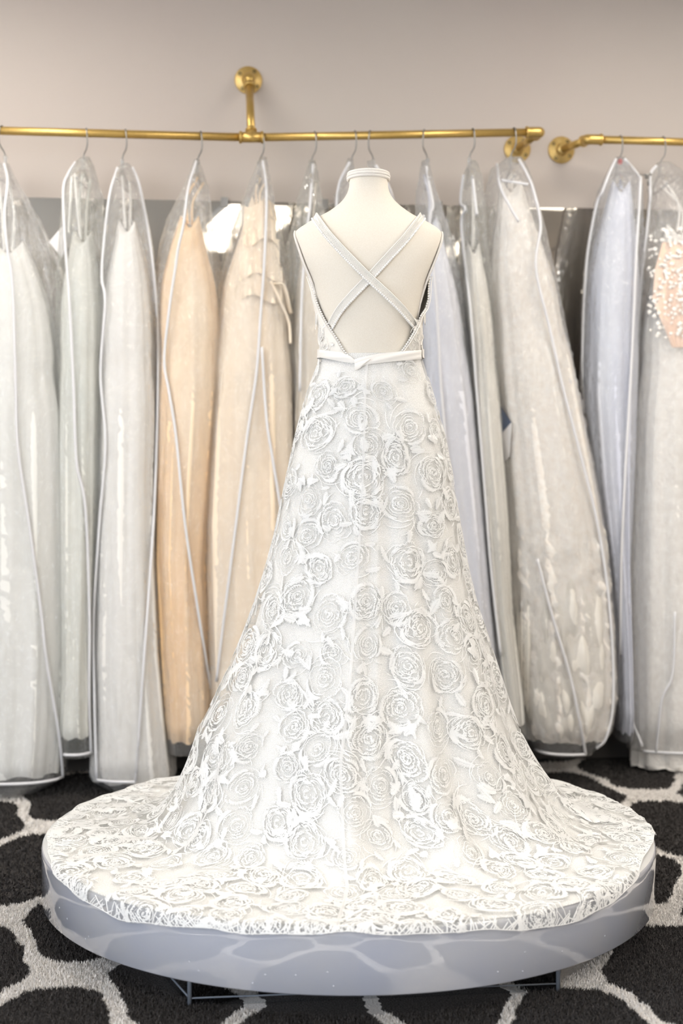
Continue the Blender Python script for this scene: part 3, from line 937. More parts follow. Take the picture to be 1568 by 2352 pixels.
for k in range(16):
    a = math.radians(rn.uniform(-150, -30))
    z = rn.uniform(ZL + .012, ZL + .055)
    n = np.array([math.cos(a), math.sin(a), 0])
    obj('dent', *lathe([(1e-4, .0004), (.0016, .0004), (.0022, 0.0), (.0022, -.001)], np.array([PC[0], PC[1], z]) + n * PR_, 12, n), M['platform_side'], plat)

# ------------------------------------------------------------------ dress form
YF = 3.45
AX = P(852, 820, YF)[0]


def zf(y):
    return P(852, y, YF)[2]


def xf(x):
    return P(x, 900, YF)[0]


TORSO = [(398, 802, 889.5), (410, 802, 890), (425, 801.5, 891), (438, 798, 894), (448, 793, 899), (457, 787, 905), (470, 774, 918), (484, 755, 936), (495, 735, 953), (505, 715, 974), (516, 699, 992), (523, 688, 1003), (530, 679.5, 1010), (536, 677, 1013.5), (545, 677.5, 1014), (560, 681, 1012), (585, 688, 1005), (610, 696, 996), (640, 709, 984), (665, 719, 975), (700, 729, 964), (740, 741, 955), (775, 745, 950), (815, 744, 952), (860, 738, 962), (930, 715, 985), (990, 705, 995)]
DEPTH = [(398, .043, .03), (440, .046, .028), (460, .052, .024), (484, .058, .018), (505, .066, .013), (530, .078, .009), (560, .090, .006), (585, .097, .005), (610, .102, .006), (665, .108, .010), (740, .098, .006), (815, .084, .0), (930, .10, .0), (990, .106, .0)]


def soft(tab, sig):
    yy_ = np.arange(380, 1010)
    k = np.exp(-.5 * (np.arange(-40, 41) / sig) ** 2)
    k /= k.sum()
    cols = [np.convolve(np.pad(c, 40, mode='edge'), k, mode='valid') for c in interp(tab, yy_)]
    return [tuple([y_] + [c[i] for c in cols]) for i, y_ in enumerate(yy_)]


TORSO = soft(TORSO, 2.5)
DEPTH = soft(DEPTH, 14)


def torso_dims(y):
    l, r = interp(TORSO, y)
    b, off = interp(DEPTH, y)
    return xf((l + r) / 2), (xf(r) - xf(l)) / 2, b, YF + off


def torso_back_y(x, z, grow=0.0):
    # photo row from height
    y = np.interp(z, [zf(t) for t in range(1000, 380, -4)], list(range(1000, 380, -4)))
    cx, a, b, cy = torso_dims(y)
    k = min(.995, abs(x - cx) / (a + grow))
    return cy - (b + grow) * (1 - k ** 2.35) ** (1 / 2.35)


form = thing('dress_form', 'headless cream linen dress form wearing the wedding gown, seen from behind', 'dress form', (AX, YF, ZP))
yr = np.concatenate([np.linspace(398, 540, 44), np.linspace(546, 990, 60)])
a = np.linspace(0, 2 * math.pi, 96, endpoint=False)
rows = []
for y in yr:
    cx, hx, b, cy = torso_dims(y)
    c, s = np.cos(a), np.sin(a)
    e = 2 / 2.35
    rows.append(np.stack([cx + hx * np.sign(c) * np.abs(c) ** e, cy + b * np.sign(s) * np.abs(s) ** e, np.full(96, zf(y))], -1))
rows = np.array(rows)
rows = np.concatenate([rows[0].mean(0)[None].repeat(96, 0)[None], rows, rows[-1].mean(0)[None].repeat(96, 0)[None]])
obj('torso', rows.reshape(-1, 3), grid_faces(len(rows), 96, True), M['linen'], form)


def braid(path, r, pitch, mat_, name, parent, closed=True):
    """two strands twisted round a path"""
    p = np.asarray(path, float)
    d = np.concatenate([[0], np.cumsum(np.linalg.norm(np.diff(p, axis=0), axis=1))])
    n = max(40, int(d[-1] / pitch * 8))
    q = np.stack([np.interp(np.linspace(0, d[-1], n), d, p[:, i]) for i in range(3)], -1)
    t, nn, bb = frames(q)
    ph = np.linspace(0, d[-1] / pitch * 2 * math.pi, n)
    parts = []
    for o in (0, math.pi):
        w = q + r * .55 * (np.cos(ph + o)[:, None] * nn + np.sin(ph + o)[:, None] * bb)
        parts.append(tube(w, r * .62, 6))
    return stuff(obj(name, *join(parts), mat_, parent))


cx, hx, b, cy = torso_dims(398)
aa = np.linspace(0, 2 * math.pi, 140)
for k, (dz, g) in enumerate(((0.003, .002), (-.003, .0035), (-.009, .003))):
    ringp = np.stack([cx + (hx + g) * np.cos(aa), cy + (b + g) * np.sin(aa), zf(398) + dz - .003 * np.sin(aa)], -1)
    braid(ringp, .0033, .005, M['linen_trim'], 'neck_braid', form)
obj('neck_cap', *lathe([(1e-4, .010), (.5, .009), (.9, .007), (1.0, .002), (1.0, -.01), (1e-4, -.01)], (0, 0, 0), 64), M['linen_trim'], form)
nc = bpy.data.objects['neck_cap'] if 'neck_cap' in bpy.data.objects else None
if nc:
    co = np.array([v.co for v in nc.data.vertices])
    co[:, 0] = cx + co[:, 0] * hx
    co[:, 1] = cy + co[:, 1] * b
    co[:, 2] = zf(398) + co[:, 2]
    nc.data.vertices.foreach_set('co', co.astype(np.float32).ravel())
# arm plates and their braid
for sgn, ys in ((-1, (532, 742)), (1, (534, 742))):
    yy = np.linspace(ys[0], ys[1], 40)
    pa, pb = [], []
    for y in yy:
        cx, hx, b, cy = torso_dims(y)
        f = (y - ys[0]) / (ys[1] - ys[0])
        w = math.sin(math.pi * min(1, max(0, f * .94 + .03))) ** .6 * (.050 if f < .6 else .045)
        xs = cx + sgn * (hx + .0015)
        pa.append((xs - sgn * .006 * (w / .05), cy - w * .9, zf(y)))
        pb.append((xs - sgn * .006 * (w / .05), cy + w, zf(y)))
    loop = np.array(pa + pb[::-1])
    # arm plate: fan between both sides, kept thin and domed outward
    m = len(pa)
    V = np.array([[pa[k], ((pa[k][0] + pb[k][0]) / 2 + sgn * .004, (pa[k][1] + pb[k][1]) / 2, pa[k][2]), pb[k]] for k in range(m)])
    obj('arm_plate', V.reshape(-1, 3), grid_faces(m, 3), M['linen'], form)
    loop = np.concatenate([loop, loop[:1]])
    braid(loop + np.array([sgn * .001, 0, 0]), .0024, .004, M['linen_trim'], 'arm_braid', form)
# stand under the skirt
obj('pole', *tube([(AX, YF, ZP + .03), (AX, YF, zf(960))], .014, 20), M['steel'], form)
obj('foot', *lathe([(1e-4, .03), (.03, .03), (.06, .018), (.13, .012), (.135, .006), (.135, .001), (1e-4, .001)], (AX, YF, ZP), 48), M['steel'], form)

# ------------------------------------------------------------------ wedding gown
gown = thing('wedding_gown', 'ivory wedding gown with rose lace skirt and open crossed-strap back, on the dress form', 'wedding dress', (AX, YF, ZP))
SK = [(815, 733, 969), (825, 732, 970), (835, 730, 972.5), (850, 725, 977), (880, 713, 986), (930, 696, 1001), (1000, 678, 1020), (1080, 660, 1036), (1170, 641, 1050), (1230, 628, 1060), (1310, 606, 1075), (1380, 583, 1092), (1450, 557, 1115), (1530, 523, 1141), (1610, 484, 1167), (1690, 441, 1196)]
NU, N1, N2, N3 = 361, 96, 36, 46
th = np.linspace(-math.pi, math.pi, NU)          # 0 faces the camera, + to the right
dirx, diry = np.sin(th), -np.cos(th)
HEM = [(-180, .40), (-150, .62), (-135, .672), (-117, .672), (-100, .682), (-88, .685), (-75, .690), (-66, .697), (-58, .712), (-50, .728), (-40, .738), (-30, .730), (-22, .722), (-10, .716), (0, .712), (15, .717), (28, .733), (40, .742), (48, .730), (56, .708), (66, .688), (76, .686), (86, .708), (95, .712), (108, .706), (122, .705), (134, .69), (150, .60), (180, .40)]


def hem_r(thk):
    """distance from the form axis along direction th to the hem curve round the platform centre"""
    d = np.array([math.sin(thk), -math.cos(thk)])
    A = np.array([AX, YF])
    lo, hi = 0.05, 1.2
    for _ in range(40):
        mid = (lo + hi) / 2
        p = A + d * mid - PC
        phi = math.degrees(math.atan2(p[0], -p[1]))
        if np.linalg.norm(p) < np.interp(phi, [h[0] for h in HEM], [h[1] for h in HEM]):
            lo = mid
        else:
            hi = mid
    return lo


RH = np.array([hem_r(t) for t in th])
RH += .0025 * np.sin(th * 17) + .0015 * np.sin(th * 37 + 1)
zs_top, zk = zf(815), zf(1672)
fold = .45 * np.cos(7 * th + .6) + .40 * np.cos(11 * th + 2.0) + .35 * np.cos(16 * th + .4) + .20 * np.cos(25 * th + 1.1)
fold2 = .5 * np.cos(13 * th + .2) + .5 * np.cos(19 * th + 1.4) + .4 * np.cos(29 * th + .7)
crisp = np.exp(-((th - .10) / .05) ** 2) * .9 - np.exp(-((th - .24) / .06) ** 2) * .8 + np.exp(-((th + .16) / .05) ** 2) * .6 - np.exp(-((th - .0) / .05) ** 2) * .7


def base_r(y):
    l, r = interp(SK, y)
    cx, aw = xf((l + r) / 2), (xf(r) - xf(l)) / 2
    f = (y - 815) / (1672 - 815)
    bb = aw * (.80 + .18 * min(1, f * 1.6))
    bf = aw * (.80 - .06 * f)
    bdep = np.where(np.cos(th) > 0, bb, bf)
    rr = 1 / np.sqrt((np.sin(th) / aw) ** 2 + (np.cos(th) / bdep) ** 2)
    side = 1 - .65 * np.abs(np.sin(th)) ** 6            # keep the traced outline at the sides
    amp = (.004 + .056 * f ** .8) * side
    return cx, rr * (1 + amp * fold + .050 * f ** .6 * (1 - .3 * f) * crisp), f


G = np.zeros((N1 + N2 + N3, NU, 3))
yy = np.linspace(815, 1672, N1)
for k, y in enumerate(yy):
    cx, rr, f = base_r(y)
    G[k] = np.stack([cx + rr * dirx, YF + rr * diry, np.full(NU, zf(y))], -1)
cx1, r1, _ = base_r(1672)
cx0, r0, _ = base_r(1640)
slope = np.clip((r1 - r0) / (zf(1640) - zf(1672)), .3, .9)
rc = r1 + slope * (zk - ZP) * .80
offx = cx1 - AX
rend = np.minimum(rc + .10, RH - .02)
rc = np.minimum(rc, rend - .02)
for k in range(N2):
    t = (k + 1) / N2
    rr = (1 - t) ** 2 * r1 + 2 * t * (1 - t) * rc + t * t * rend
    zz = (1 - t) ** 2 * zk + 2 * t * (1 - t) * (ZP + .010) + t * t * (ZP + .010)
    rr = rr * (1 + .012 * t * (1 - t) * 4 * fold2)
    zz = zz + .010 * t * (1 + fold2) * .5 * (.5 + .5 * math.cos(math.pi * (1 - t)))
    c = AX + offx * (1 - t)
    G[N1 + k] = np.stack([c + rr * dirx, YF + rr * diry, zz], -1)
zl = G[N1 + N2 - 1][:, 2].copy()
for k in range(N3):
    t = (k + 1) / N3
    rr = rend + (RH - rend) * t
    wr = .5 + .5 * np.cos(23 * th + 9 * rr + 2 * np.sin(7 * th))
    wr2 = .5 + .5 * np.cos(41 * th - 22 * rr + 3 * np.sin(5 * th + rr * 8))
    zz = ZP + .006 + .007 * wr * (1 - .55 * t) + .003 * wr2 + (zl - ZP - .011) * max(0, 1 - t * 3) ** 2
    X = AX + rr * dirx
    Yp = YF + rr * diry
    # past the platform edge the hem turns down over the rim
    dx, dy = X - PC[0], Yp - PC[1]
    rho = np.hypot(dx, dy)
    ex = np.maximum(0, rho - (PR_ + .001))
    lim = np.where(rho > PR_ + .001, (PR_ + .001 + .008 * (1 - np.exp(-ex / .008))) / rho, 1)
    X, Yp = PC[0] + dx * lim, PC[1] + dy * lim
    zz = zz * (ex <= 0) + (ex > 0) * (ZP + .006 - ex * .95)
    G[N1 + N2 + k] = np.stack([X, Yp, zz], -1)
# the side of the hem that stands up behind the platform edge on the right
NV = len(G)


def normals(G):
    gu = np.gradient(G, axis=1)
    gv = np.gradient(G, axis=0)
    n = np.cross(gu, gv)
    n /= np.linalg.norm(n, axis=2)[..., None] + 1e-12
    mid = n[20, NU // 2]
    if mid @ np.array([0, -1, 0]) < 0:
        n = -n
    return n


GN = normals(G)
GU = np.linalg.norm(np.gradient(G, axis=1), axis=2)
GV = np.linalg.norm(np.gradient(G, axis=0), axis=2)


def S(u, v):
    """position and normal at fractional grid coordinates"""
    u = np.clip(u, 0, NU - 1.001)
    v = np.clip(v, 0, NV - 1.001)
    i, j = v.astype(int), u.astype(int)
    fv, fu = (v - i)[:, None], (u - j)[:, None]

    def bl(A):
        return A[i, j] * (1 - fv) * (1 - fu) + A[i + 1, j] * fv * (1 - fu) + A[i, j + 1] * (1 - fv) * fu + A[i + 1, j + 1] * fv * fu
    return bl(G), bl(GN)


overlay = obj('lace_overlay', G[:, :-1].reshape(-1, 3), grid_faces(NV, NU - 1, True), M['tulle'], gown)
# lining: inside the overlay, drawn in at the lower left side and short of the hem
rows_i = np.arange(NV)[:, None]
low = np.clip((rows_i - 55) / 35, 0, 1) * np.clip((N1 + N2 + 6 - rows_i) / 24, 0, 1)
left = np.exp(-((th[None, :] + 1.75) / .42) ** 2)
right = np.exp(-((th[None, :] - 2.15) / .30) ** 2) * .6
inset = .0055 + .080 * low * (left + right)
L = G - GN * inset[..., None]
flat = np.clip((rows_i - (N1 + N2 - 8)) / 10, 0, 1)[..., None]
L[..., 2:] = L[..., 2:] * (1 - flat) + flat * np.maximum(ZP + .0018, G[..., 2:] - .0055)
nl = NV - 5
obj('skirt_lining', L[:nl, :-1].reshape(-1, 3), grid_faces(nl, NU - 1, True), M['lining'], gown)
# centre back seam
us = np.full(110, np.interp(-.10, th, np.arange(NU)))
vs = np.linspace(3, NV - 3, 110)
w = np.linspace(.0025, .0045, 110)
parts = []
for sg in (-1, 0, 1):
    gu_ = GU[np.clip(vs.astype(int), 0, NV - 1), int(us[0])]
    p, n = S(us + sg * w / gu_, vs)
    parts.append(p + n * (.002 if sg == 0 else .0004))
obj('back_seam', np.array(parts).transpose(1, 0, 2).reshape(-1, 3), grid_faces(110, 3), M['seam'], gown)


# ---- embroidered roses
def ribbon(pts, w, h=.0011):
    """pts (n,2) metres, w width array -> (verts2d, lift, faces)"""
    p = np.asarray(pts, float)
    n = len(p)
    t = np.gradient(p, axis=0)
    t /= np.linalg.norm(t, axis=1)[:, None] + 1e-9
    nn = np.stack([-t[:, 1], t[:, 0]], -1)
    w = np.broadcast_to(np.asarray(w, float), (n,))
    V = np.stack([p - nn * w[:, None] / 2, p, p + nn * w[:, None] / 2], 1)
    H = np.stack([np.full(n, .0003), np.full(n, h), np.full(n, .0003)], 1)
    return V.reshape(-1, 2), H.ravel(), grid_faces(n, 3)


def arc2(r, a0, span, n=9, wob=0.0, ph=0.0, ecc=1.0, rot=0.0, drift=0.0):
    t = np.linspace(0, 1, n)
    a = a0 + span * t
    rr = r * (1 + wob * np.sin(a * 3 + ph) + wob * .6 * np.sin(a * 7 + ph * 2) + drift * t)
    x, y = rr * np.cos(a), rr * np.sin(a) * ecc
    return np.stack([x * math.cos(rot) - y * math.sin(rot), x * math.sin(rot) + y * math.cos(rot)], -1)


def tap(n, w, lo=.25):
    t = np.linspace(0, 1, n)
    return w * (lo + (1 - lo) * np.sin(math.pi * t) ** .6)


def leaf(rg, base, ang, length, width):
    """satin-stitch leaf: parallel slanted stitches on both sides of the rib"""
    out = []
    d = np.array([math.cos(ang), math.sin(ang)])
    nrm = np.array([-d[1], d[0]])
    n = max(6, int(length / .0021))
    bend = rg.uniform(-.5, .5)
    for k in range(n):
        f = (k + .5) / n
        c = base + d * length * f + nrm * bend * length * .35 * f * f
        wd = width * math.sin(math.pi * min(1, f * .9 + .08)) ** .7 * rg.uniform(.75, 1.15)
        for s in (-1, 1):
            e = c + nrm * s * wd + d * wd * .7
            out.append(ribbon([c, (c + e) / 2 + d * .0004, e], [.0016, .0019, .0009]))
    return out


def rose(rg, R, style):
    out = []
    ecc, rot = rg.uniform(.75, 1.0), rg.uniform(0, math.pi)
    ph = rg.uniform(0, 6)

    def turn(p):
        p = p * np.array([1, ecc])
        return np.stack([p[:, 0] * math.cos(rot) - p[:, 1] * math.sin(rot), p[:, 0] * math.sin(rot) + p[:, 1] * math.cos(rot)], -1)

    def petal(r, a, sp, n, lift, wob):
        """one petal edge: bulges out in the middle, curls in at its ends"""
        t = np.linspace(0, 1, n)
        aa_ = a + sp * t
        rr_ = R * r * (1 + lift * np.sin(math.pi * t) - .10 * (2 * t - 1) ** 4 + wob * np.sin(aa_ * 11 + ph) + wob * np.sin(aa_ * 19 + 2 * ph))
        return np.stack([rr_ * np.cos(aa_), rr_ * np.sin(aa_)], -1)
    rings = (.14, .25, .38, .54, .72, .90) if style != 'fill' else (.18, .42, .68, .92)
    for r in rings:
        a = rg.uniform(0, 6.28)
        left_ = 6.28 * rg.uniform(.75, 1.0)
        while left_ > .5:
            sp = rg.uniform(.9, 2.0) * (1.25 if r < .3 else 1)
            n = 8 + int(sp * 6 * (r + .3))
            lift = rg.uniform(.02, .16)
            p = petal(r, a, sp, n, lift, .018)
            out.append(ribbon(turn(p), tap(n, R * rg.uniform(.022, .055))))
            # stitches running in from the petal edge
            if rg.random() < (.55 if style == 'line' else .9):
                m = max(4, int(sp * R * r / .0021))
                for k in range(m):
                    f = (k + rg.uniform(.2, .8)) / m
                    i_ = f * (n - 1)
                    c = p[int(i_)] * (1 - i_ % 1) + p[min(n - 1, int(i_) + 1)] * (i_ % 1)
                    ln = R * rg.uniform(.05, .15) * math.sin(math.pi * min(.97, max(.03, f))) ** .5
                    rad = c / (np.linalg.norm(c) + 1e-9)
                    tg = np.array([-rad[1], rad[0]])
                    e = c - rad * ln + tg * ln * rg.uniform(.1, .6)
                    out.append(ribbon(turn(np.array([c, (c + e) / 2 + tg * .0003, e])), [.0015, .0018, .0009]))
            a += sp * rg.uniform(.8, 1.1)
            left_ -= sp
    if style in ('fill', 'mixed'):
        m = 80 if style == 'fill' else 26
        for _ in range(m):
            r = math.sqrt(rg.uniform(.01, 1.0))
            sp = rg.uniform(.3, .8)
            out.append(ribbon(arc2(R * r * .97, rg.uniform(0, 6.28), sp, 6, .05, ph, ecc, rot, rg.uniform(-.25, .25)), tap(6, .0021)))
    # scalloped petals: fringe of radial stitches in runs round the edge
    runs = 3 if style != 'line' else 2
    for _ in range(runs):
        a0 = rg.uniform(0, 6.28)
        sp = rg.uniform(.7, 1.5)
        n = int(sp * R * 1.0 / .0022)
        for k in range(n):
            a = a0 + sp * k / max(1, n)
            s = math.sin(math.pi * (k + .5) / n) ** .6
            r1_, r2_ = R * .84, R * (.88 + .22 * s * rg.uniform(.8, 1.1))
            p = [np.array([q * math.cos(a + i_ * .05), q * math.sin(a + i_ * .05) * ecc]) for i_, q in enumerate((r1_, (r1_ + r2_) / 2, r2_))]
            cr, sr = math.cos(rot), math.sin(rot)
            p = [np.array([q[0] * cr - q[1] * sr, q[0] * sr + q[1] * cr]) for q in p]
            out.append(ribbon(p, [.0012, .0019, .0011]))
    for _ in range(rg.integers(2, 5)):
        a = rg.uniform(0, 6.28)
        b = R * .95 * np.array([math.cos(a), math.sin(a)])
        out += leaf(rg, b, a + rg.uniform(-1.0, 1.0), R * rg.uniform(.5, 1.0), R * rg.uniform(.13, .24))
    for _ in range(rg.integers(2, 4)):
        a = rg.uniform(0, 6.28)
        t = np.linspace(0, 1, 14)
        aa_ = a + rg.uniform(-1.6, 1.6) * t
        rr_ = R * (.98 + rg.uniform(.2, .6) * t)
        out.append(ribbon(np.stack([rr_ * np.cos(aa_), rr_ * np.sin(aa_)], -1), tap(14, .0024)))
    V = np.concatenate([o[0] for o in out])
    H = np.concatenate([o[1] for o in out])
    n, Fs = 0, []
    for o in out:
        Fs.append(o[2] + n)
        n += len(o[0])
    return V, H, np.concatenate(Fs)


rg = np.random.default_rng(11)
PROTO = [rose(rg, .043, s) for s in ('line', 'line', 'line', 'line', 'line', 'mixed', 'mixed', 'mixed', 'mixed', 'mixed', 'fill', 'fill', 'fill', 'fill')]


def put(V2, H, u0, v0, rot, sc, mirror):
    i, j = int(np.clip(v0, 0, NV - 1)), int(np.clip(u0, 0, NU - 1))
    su, sv = GU[i, j], GV[i, j]
    q = V2 * sc * np.array([mirror, 1])
    c, s = math.cos(rot), math.sin(rot)
    x, y = q[:, 0] * c - q[:, 1] * s, q[:, 0] * s + q[:, 1] * c
    p, n = S(u0 + x / su, v0 + y / sv)
    return p + n * (H[:, None] + .0008)


area = GU * GV
u_lim = np.abs(th) < math.radians(142)
wgt = (area * u_lim[None, :] * (1 - 0.25 * (GV < .004))).ravel()
cdf = np.cumsum(wgt) / wgt.sum()
spots = []
tries = 0
while len(spots) < 292 and tries < 30000:
    tries += 1
    k = np.searchsorted(cdf, rg.random())
    i, j = divmod(int(k), NU)
    if i < 4 or i > NV - 3:
        continue
    p = G[i, j]
    dmin = .082 if tries < 9000 else .070 if tries < 18000 else .060
    if all((p[0] - q[2][0]) ** 2 + (p[1] - q[2][1]) ** 2 + (p[2] - q[2][2]) ** 2 > dmin ** 2 for q in spots):
        spots.append((j + rg.random(), i + rg.random(), p))
for k, (u0, v0, p) in enumerate(spots):
    V2, H, Fq = PROTO[rg.integers(len(PROTO))]
    sc = rg.uniform(.85, 1.2)
    if v0 < 14:
        sc *= .75
    o = obj('lace_rose', put(V2, H, u0, v0, rg.uniform(0, 6.28), sc, rg.choice([-1, 1])), Fq, M['thread'], overlay)
# hem edging
out = []
for uu in np.arange(36, NU - 36, .5):
    hl = rg.uniform(.012, .03)
    gv_ = GV[NV - 2, int(uu)] + 1e-6
    nseg = 4
    vv = NV - 1.2 - np.linspace(0, hl, nseg) / gv_
    du = rg.uniform(-2.4, 2.4)
    p, n = S(uu + np.linspace(0, du, nseg), vv)
    tt = np.gradient(p, axis=0)
    sd = np.cross(tt, n)
    sd /= np.linalg.norm(sd, axis=1)[:, None] + 1e-9
    w = np.array([.0012, .0014, .0014, .0008])[:, None]
    out.append((np.stack([p - sd * w + n * .0004, p + n * .0016, p + sd * w + n * .0004], 1).reshape(-1, 3), grid_faces(nseg, 3)))
stuff(obj('hem_embroidery', *join(out), M['thread'], overlay))
p, n = S(np.linspace(30, NU - 31, 500), np.full(500, NV - 1.3))
obj('hem_cord', *tube(p + n * .001, .0009, 6), M['thread'], overlay)

# ---- bodice
BO = [(636, 708, 987), (655, 712.5, 985.5), (685, 715, 985.5), (712, 722, 979), (744, 728, 970), (779, 732, 970.5), (815, 733, 969), (824, 732, 970)]
OPEN = [(636, 709, 986.5), (653, 715, 983.5), (690, 725, 982), (711, 733, 976), (730, 741, 963), (743, 748, 959), (766, 762, 948), (787, 776, 936), (809, 788, 921), (824, 800, 905)]


def shell(y, grow=0.0):
    l, r = interp(BO, y)
    b, off = interp(DEPTH, y)
    return xf((l + r) / 2), (xf(r) - xf(l)) / 2 + grow, b + .008 + grow, YF + off


yy = np.linspace(636, 824, 44)
nb = 120
rows, eL, eR = [], [], []
for y in yy:
    cx, hx, b, cy = shell(y)
    ol, orr = interp(OPEN, y)
    al = math.asin(np.clip((xf(ol) - cx) / hx, -.99, .99))
    ar = math.asin(np.clip((xf(orr) - cx) / hx, -.99, .99))
    t = np.linspace(ar, 2 * math.pi + al, nb)
    L_ = np.stack([cx + hx * np.sin(t), cy - b * np.cos(t), np.full(nb, zf(y))], -1)
    rows.append(L_)
    eR.append(L_[0])
    eL.append(L_[-1])
bod = obj('bodice', np.array(rows).reshape(-1, 3), grid_faces(len(rows), nb), M['bodice'], gown)
# facing inside the bodice so its edge has thickness
inn = np.array(rows)
cxy = np.array([[[shell(y)[0], shell(y)[3], zf(y)]] for y in yy])
inn = cxy + (inn - cxy) * np.array([.985, .975, 1])
obj('bodice_facing', inn.reshape(-1, 3), grid_faces(len(rows), nb), M['bodice'], gown)
for e, sg in ((np.array(eL), -1), (np.array(eR), 1)):
    d = np.concatenate([[0], np.cumsum(np.linalg.norm(np.diff(e, axis=0), axis=1))])
    nbd = int(d[-1] / .0058)
    q = np.stack([np.interp(np.linspace(0, d[-1], nbd), d, e[:, k]) for k in range(3)], -1)
    stuff(obj('bead_edging', *join([ball(c + np.array([-sg * .0005, -.003, 0]), .0025, 6, 8) for c in q]), M['bead'], gown))
    obj('edge_cord', *tube(e + np.array([sg * .005, -.0025, 0]), .0012, 6), M['cream_thread'], gown)
# roses on the bodice sides and the small flower at the strap joint
BG = np.array(rows)
for (y, x, sc) in ((792, 745, .55), (768, 738, .42), (772, 957, .55), (797, 948, .5), (735, 722, .35), (728, 976, .3)):
    cx, hx, b, cy = shell(y)
    th0 = math.asin(np.clip((xf(x) - cx) / hx, -.99, .99))
    V2, H, Fq = PROTO[rg.integers(4, 8)]
    q = V2 * sc
    t = th0 + q[:, 0] / (hx * .9)
    zz = zf(y) + q[:, 1]
    ex_ = 1 + (H[:, None] + .0012) / .1
    Vv = np.stack([cx + hx * np.sin(t) * ex_[:, 0], cy - b * np.cos(t) * ex_[:, 0], zz], -1)
    obj('lace_rose', Vv, Fq, M['cream_thread'], bod)


def on_back(x, y, off=.006):
    Yb = YF - .06
    for _ in range(5):
        p = P(x, y, Yb)
        Yb = torso_back_y(p[0], p[2]) - off
    return P(x, y, Yb)


def strap(pts, side, over):
    dense = spline([(x, y, 0.0) for x, y in pts], 60)
    q = np.array([on_back(d[0], d[1], .006 + .004 * over) for d in dense])
    for _ in range(6):
        q[1:-1] = (q[:-2] + 2 * q[1:-1] + q[2:]) / 4
    q = list(q[::3]) + [q[-1]]
    # over the shoulder to the front
    s0 = q[0]
    lead = [s0 + np.array([side * .006, .085, -.05]), s0 + np.array([side * .004, .055, -.012]), s0 + np.array([side * .001, .022, .003])]
    p = spline(lead + q, 110)
    t = np.gradient(p, axis=0)
    t /= np.linalg.norm(t, axis=1)[:, None]
    nrm = np.zeros_like(p)
    for k in range(len(p)):
        n = np.array([p[k][0] - AX, p[k][1] - (YF + .02), 0])
        n = n / (np.linalg.norm(n) + 1e-9) * .8 + np.array([0, -.6, .5 if k < 30 else .1])
        n -= t[k] * (n @ t[k])
        nrm[k] = n / np.linalg.norm(n)
    acr = np.cross(t, nrm)
    if acr[60][2] < 0:
        acr = -acr
    hw = .0100
    st = obj('strap', np.stack([p - acr * hw * .75, p - acr * hw * .75 + nrm * .0008, p + acr * hw + nrm * .0008, p + acr * hw], 1).reshape(-1, 3), grid_faces(len(p), 4), M['bodice'], gown, sm=False)
    obj('edge_cord', *join([tube(p + acr * hw * .88 + nrm * .0018, .0013, 8), tube(p + acr * hw * .62 + nrm * .0016, .0010, 8), tube(p - acr * hw * .35 + nrm * .0014, .0008, 8)]), M['cream_thread'], st)
    d = np.concatenate([[0], np.cumsum(np.linalg.norm(np.diff(p, axis=0), axis=1))])
    n = int(d[-1] / .0052)

    def at(s_, A):
        return np.stack([np.interp(s_, d, A[:, k]) for k in range(3)], -1)
    ss = np.linspace(0, d[-1], n)
    stuff(obj('bead_row', *join([ball(c, .0030, 7, 10) for c in at(ss, p - acr * hw * .78 + nrm * .0022)]), M['bead'], st))
    m = n * 10
    ss = np.linspace(0, d[-1], m)
    tri = 2 * np.abs((ss / .0052) % 1 - .5) * 2 - 1
    zig = []
    for sg in (1,):
        c = at(ss, p + nrm * .0016) + at(ss, acr) * (hw * (.12 + .42 * sg * tri))[:, None]
        zig.append(tube(c, .0007, 5))
    stuff(obj('crochet_mesh', *join(zig), M['cream_thread'], st))
    return st


strap([(968, 499), (935, 543), (894, 588), (849, 637), (806, 682), (779, 714), (760, 748)], 1, 0)
strap([(724, 499), (747, 532), (790, 580), (846, 637), (889, 677), (924, 712), (951, 746)], -1, 1)
# thread flower where the strap meets the bodice
q = on_back(953, 750, .012)
fl_ = []
for k in range(9):
    a_ = k * .7
    fl_.append(tube(spline([q, q + .007 * np.array([math.cos(a_), -.4, math.sin(a_)]), q + .012 * np.array([math.cos(a_ + .5), -.1, math.sin(a_ + .5)])], 8), .0016, 6))
stuff(obj('thread_flower', *join(fl_), M['cream_thread'], gown))


# ---- sash
def on_shell(x, y, off=.004):
    cx, hx, b, cy = shell(y)
    xx = P(x, y, YF - .08)[0]
    k = np.clip((xx - cx) / (hx + off), -.999, .999)
    Yb = cy - (b + off) * math.sqrt(1 - k * k)
    pp = P(x, y, Yb)
    return np.array([pp[0], Yb, pp[2]])


def sash_piece(name, top, bot, off, crease, n=50, m=9):
    xs0, xs1 = top[0][0], top[-1][0]
    V = np.zeros((n, m, 3))
    for k in range(n):
        x = xs0 + (xs1 - xs0) * k / (n - 1)
        yt = np.interp(x, [q[0] for q in top], [q[1] for q in top])
        yb_ = np.interp(x, [q[0] for q in bot], [q[1] for q in bot])
        for j in range(m):
            f = j / (m - 1)
            o = off + .0022 * math.sin(math.pi * f) + crease * math.sin(f * 7 + k * .16) * math.sin(math.pi * f)
            V[k, j] = on_shell(x, yt + (yb_ - yt) * f, o)
    back = V.copy()
    back[..., 1] += .0022
    me = obj(name, *join([(V.reshape(-1, 3), grid_faces(n, m)), (back.reshape(-1, 3), grid_faces(n, m))]), M['satin'], gown)
    return me


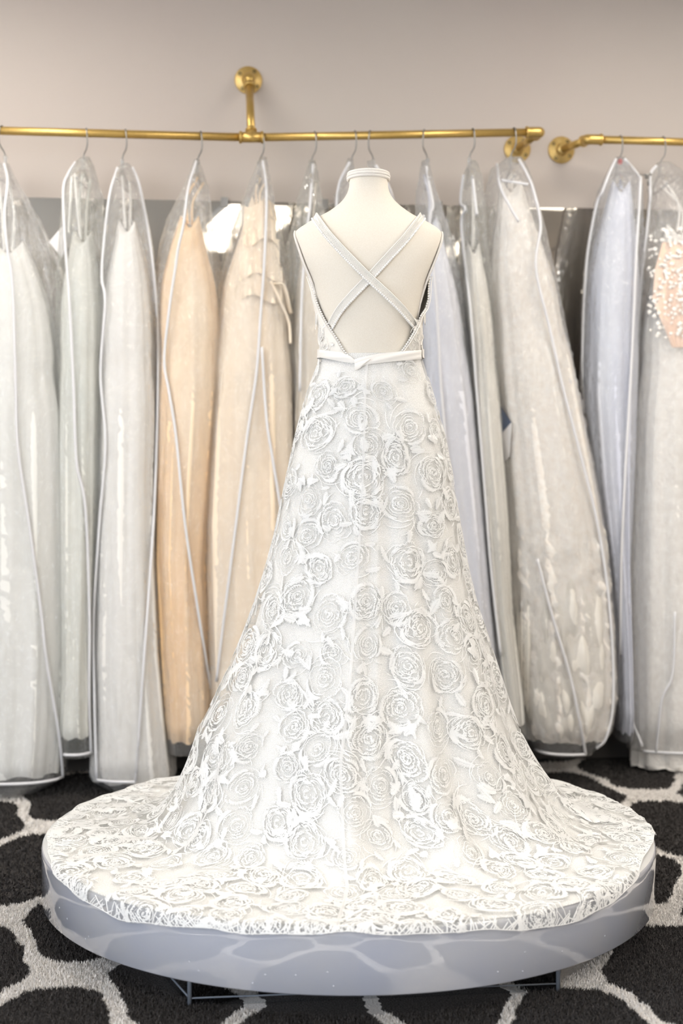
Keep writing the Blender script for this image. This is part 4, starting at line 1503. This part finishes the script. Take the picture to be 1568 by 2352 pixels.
sash_piece('sash', [(733, 803), (785, 809.5), (805, 818), (817, 829)], [(733, 820.5), (785, 831), (805, 834), (817, 835)], .005, .0006)
sash_piece('sash', [(814, 825), (840, 818), (873, 811.5), (920, 807), (968, 804)], [(814, 847), (830, 841), (850, 836), (908, 829.5), (968, 825)], .008, .0012)
sash_piece('sash_fold', [(814, 836), (830, 829), (850, 824)], [(814, 852), (826, 846), (850, 826)], .0115, .0008, 26, 6)
# the band round the front of the waist
t = np.linspace(math.pi / 2 - .3, 3 * math.pi / 2 + .3, 60)
V = []
for y in np.linspace(803, 823, 6):
    cx, hx, b, cy = shell(y, .0045)
    V.append(np.stack([cx + hx * np.sin(t), cy - b * np.cos(t), np.full(60, zf(y))], -1))
obj('sash', np.array(V).reshape(-1, 3), grid_faces(6, 60), M['satin'], gown)

# ------------------------------------------------------------------ carpet pile
rp = np.random.default_rng(5)
N = 330000
near = int(N * .62)
px_ = np.concatenate([rp.uniform(-1.0, 1.0, near), rp.uniform(-1.45, 1.45, N - near)])
py_ = np.concatenate([rp.uniform(2.55, 3.5, near), rp.uniform(3.5, 5.0, N - near)])
keep = (np.hypot(px_ - PC[0], py_ - PC[1]) > .60) & (py_ < wall_y(px_) - .03)
px_, py_ = px_[keep], py_[keep]
n = len(px_)
an = rp.uniform(0, 2 * math.pi, n)
wd_ = rp.uniform(.0014, .0026, n) * (1 + (py_ > 3.5) * .6)
hh = rp.uniform(.005, .011, n)
lx, ly = rp.normal(0, .0035, n), rp.normal(0, .0035, n)
V = np.zeros((n, 3, 3), dtype=np.float32)
V[:, 0] = np.stack([px_ - np.cos(an) * wd_, py_ - np.sin(an) * wd_, np.zeros(n)], -1)
V[:, 1] = np.stack([px_ + np.cos(an) * wd_, py_ + np.sin(an) * wd_, np.zeros(n)], -1)
V[:, 2] = np.stack([px_ + lx, py_ + ly, hh], -1)
stuff(obj('carpet_pile', V.reshape(-1, 3), np.arange(3 * n).reshape(-1, 3), M['carpet'], bpy.data.objects['floor'], sm=False))
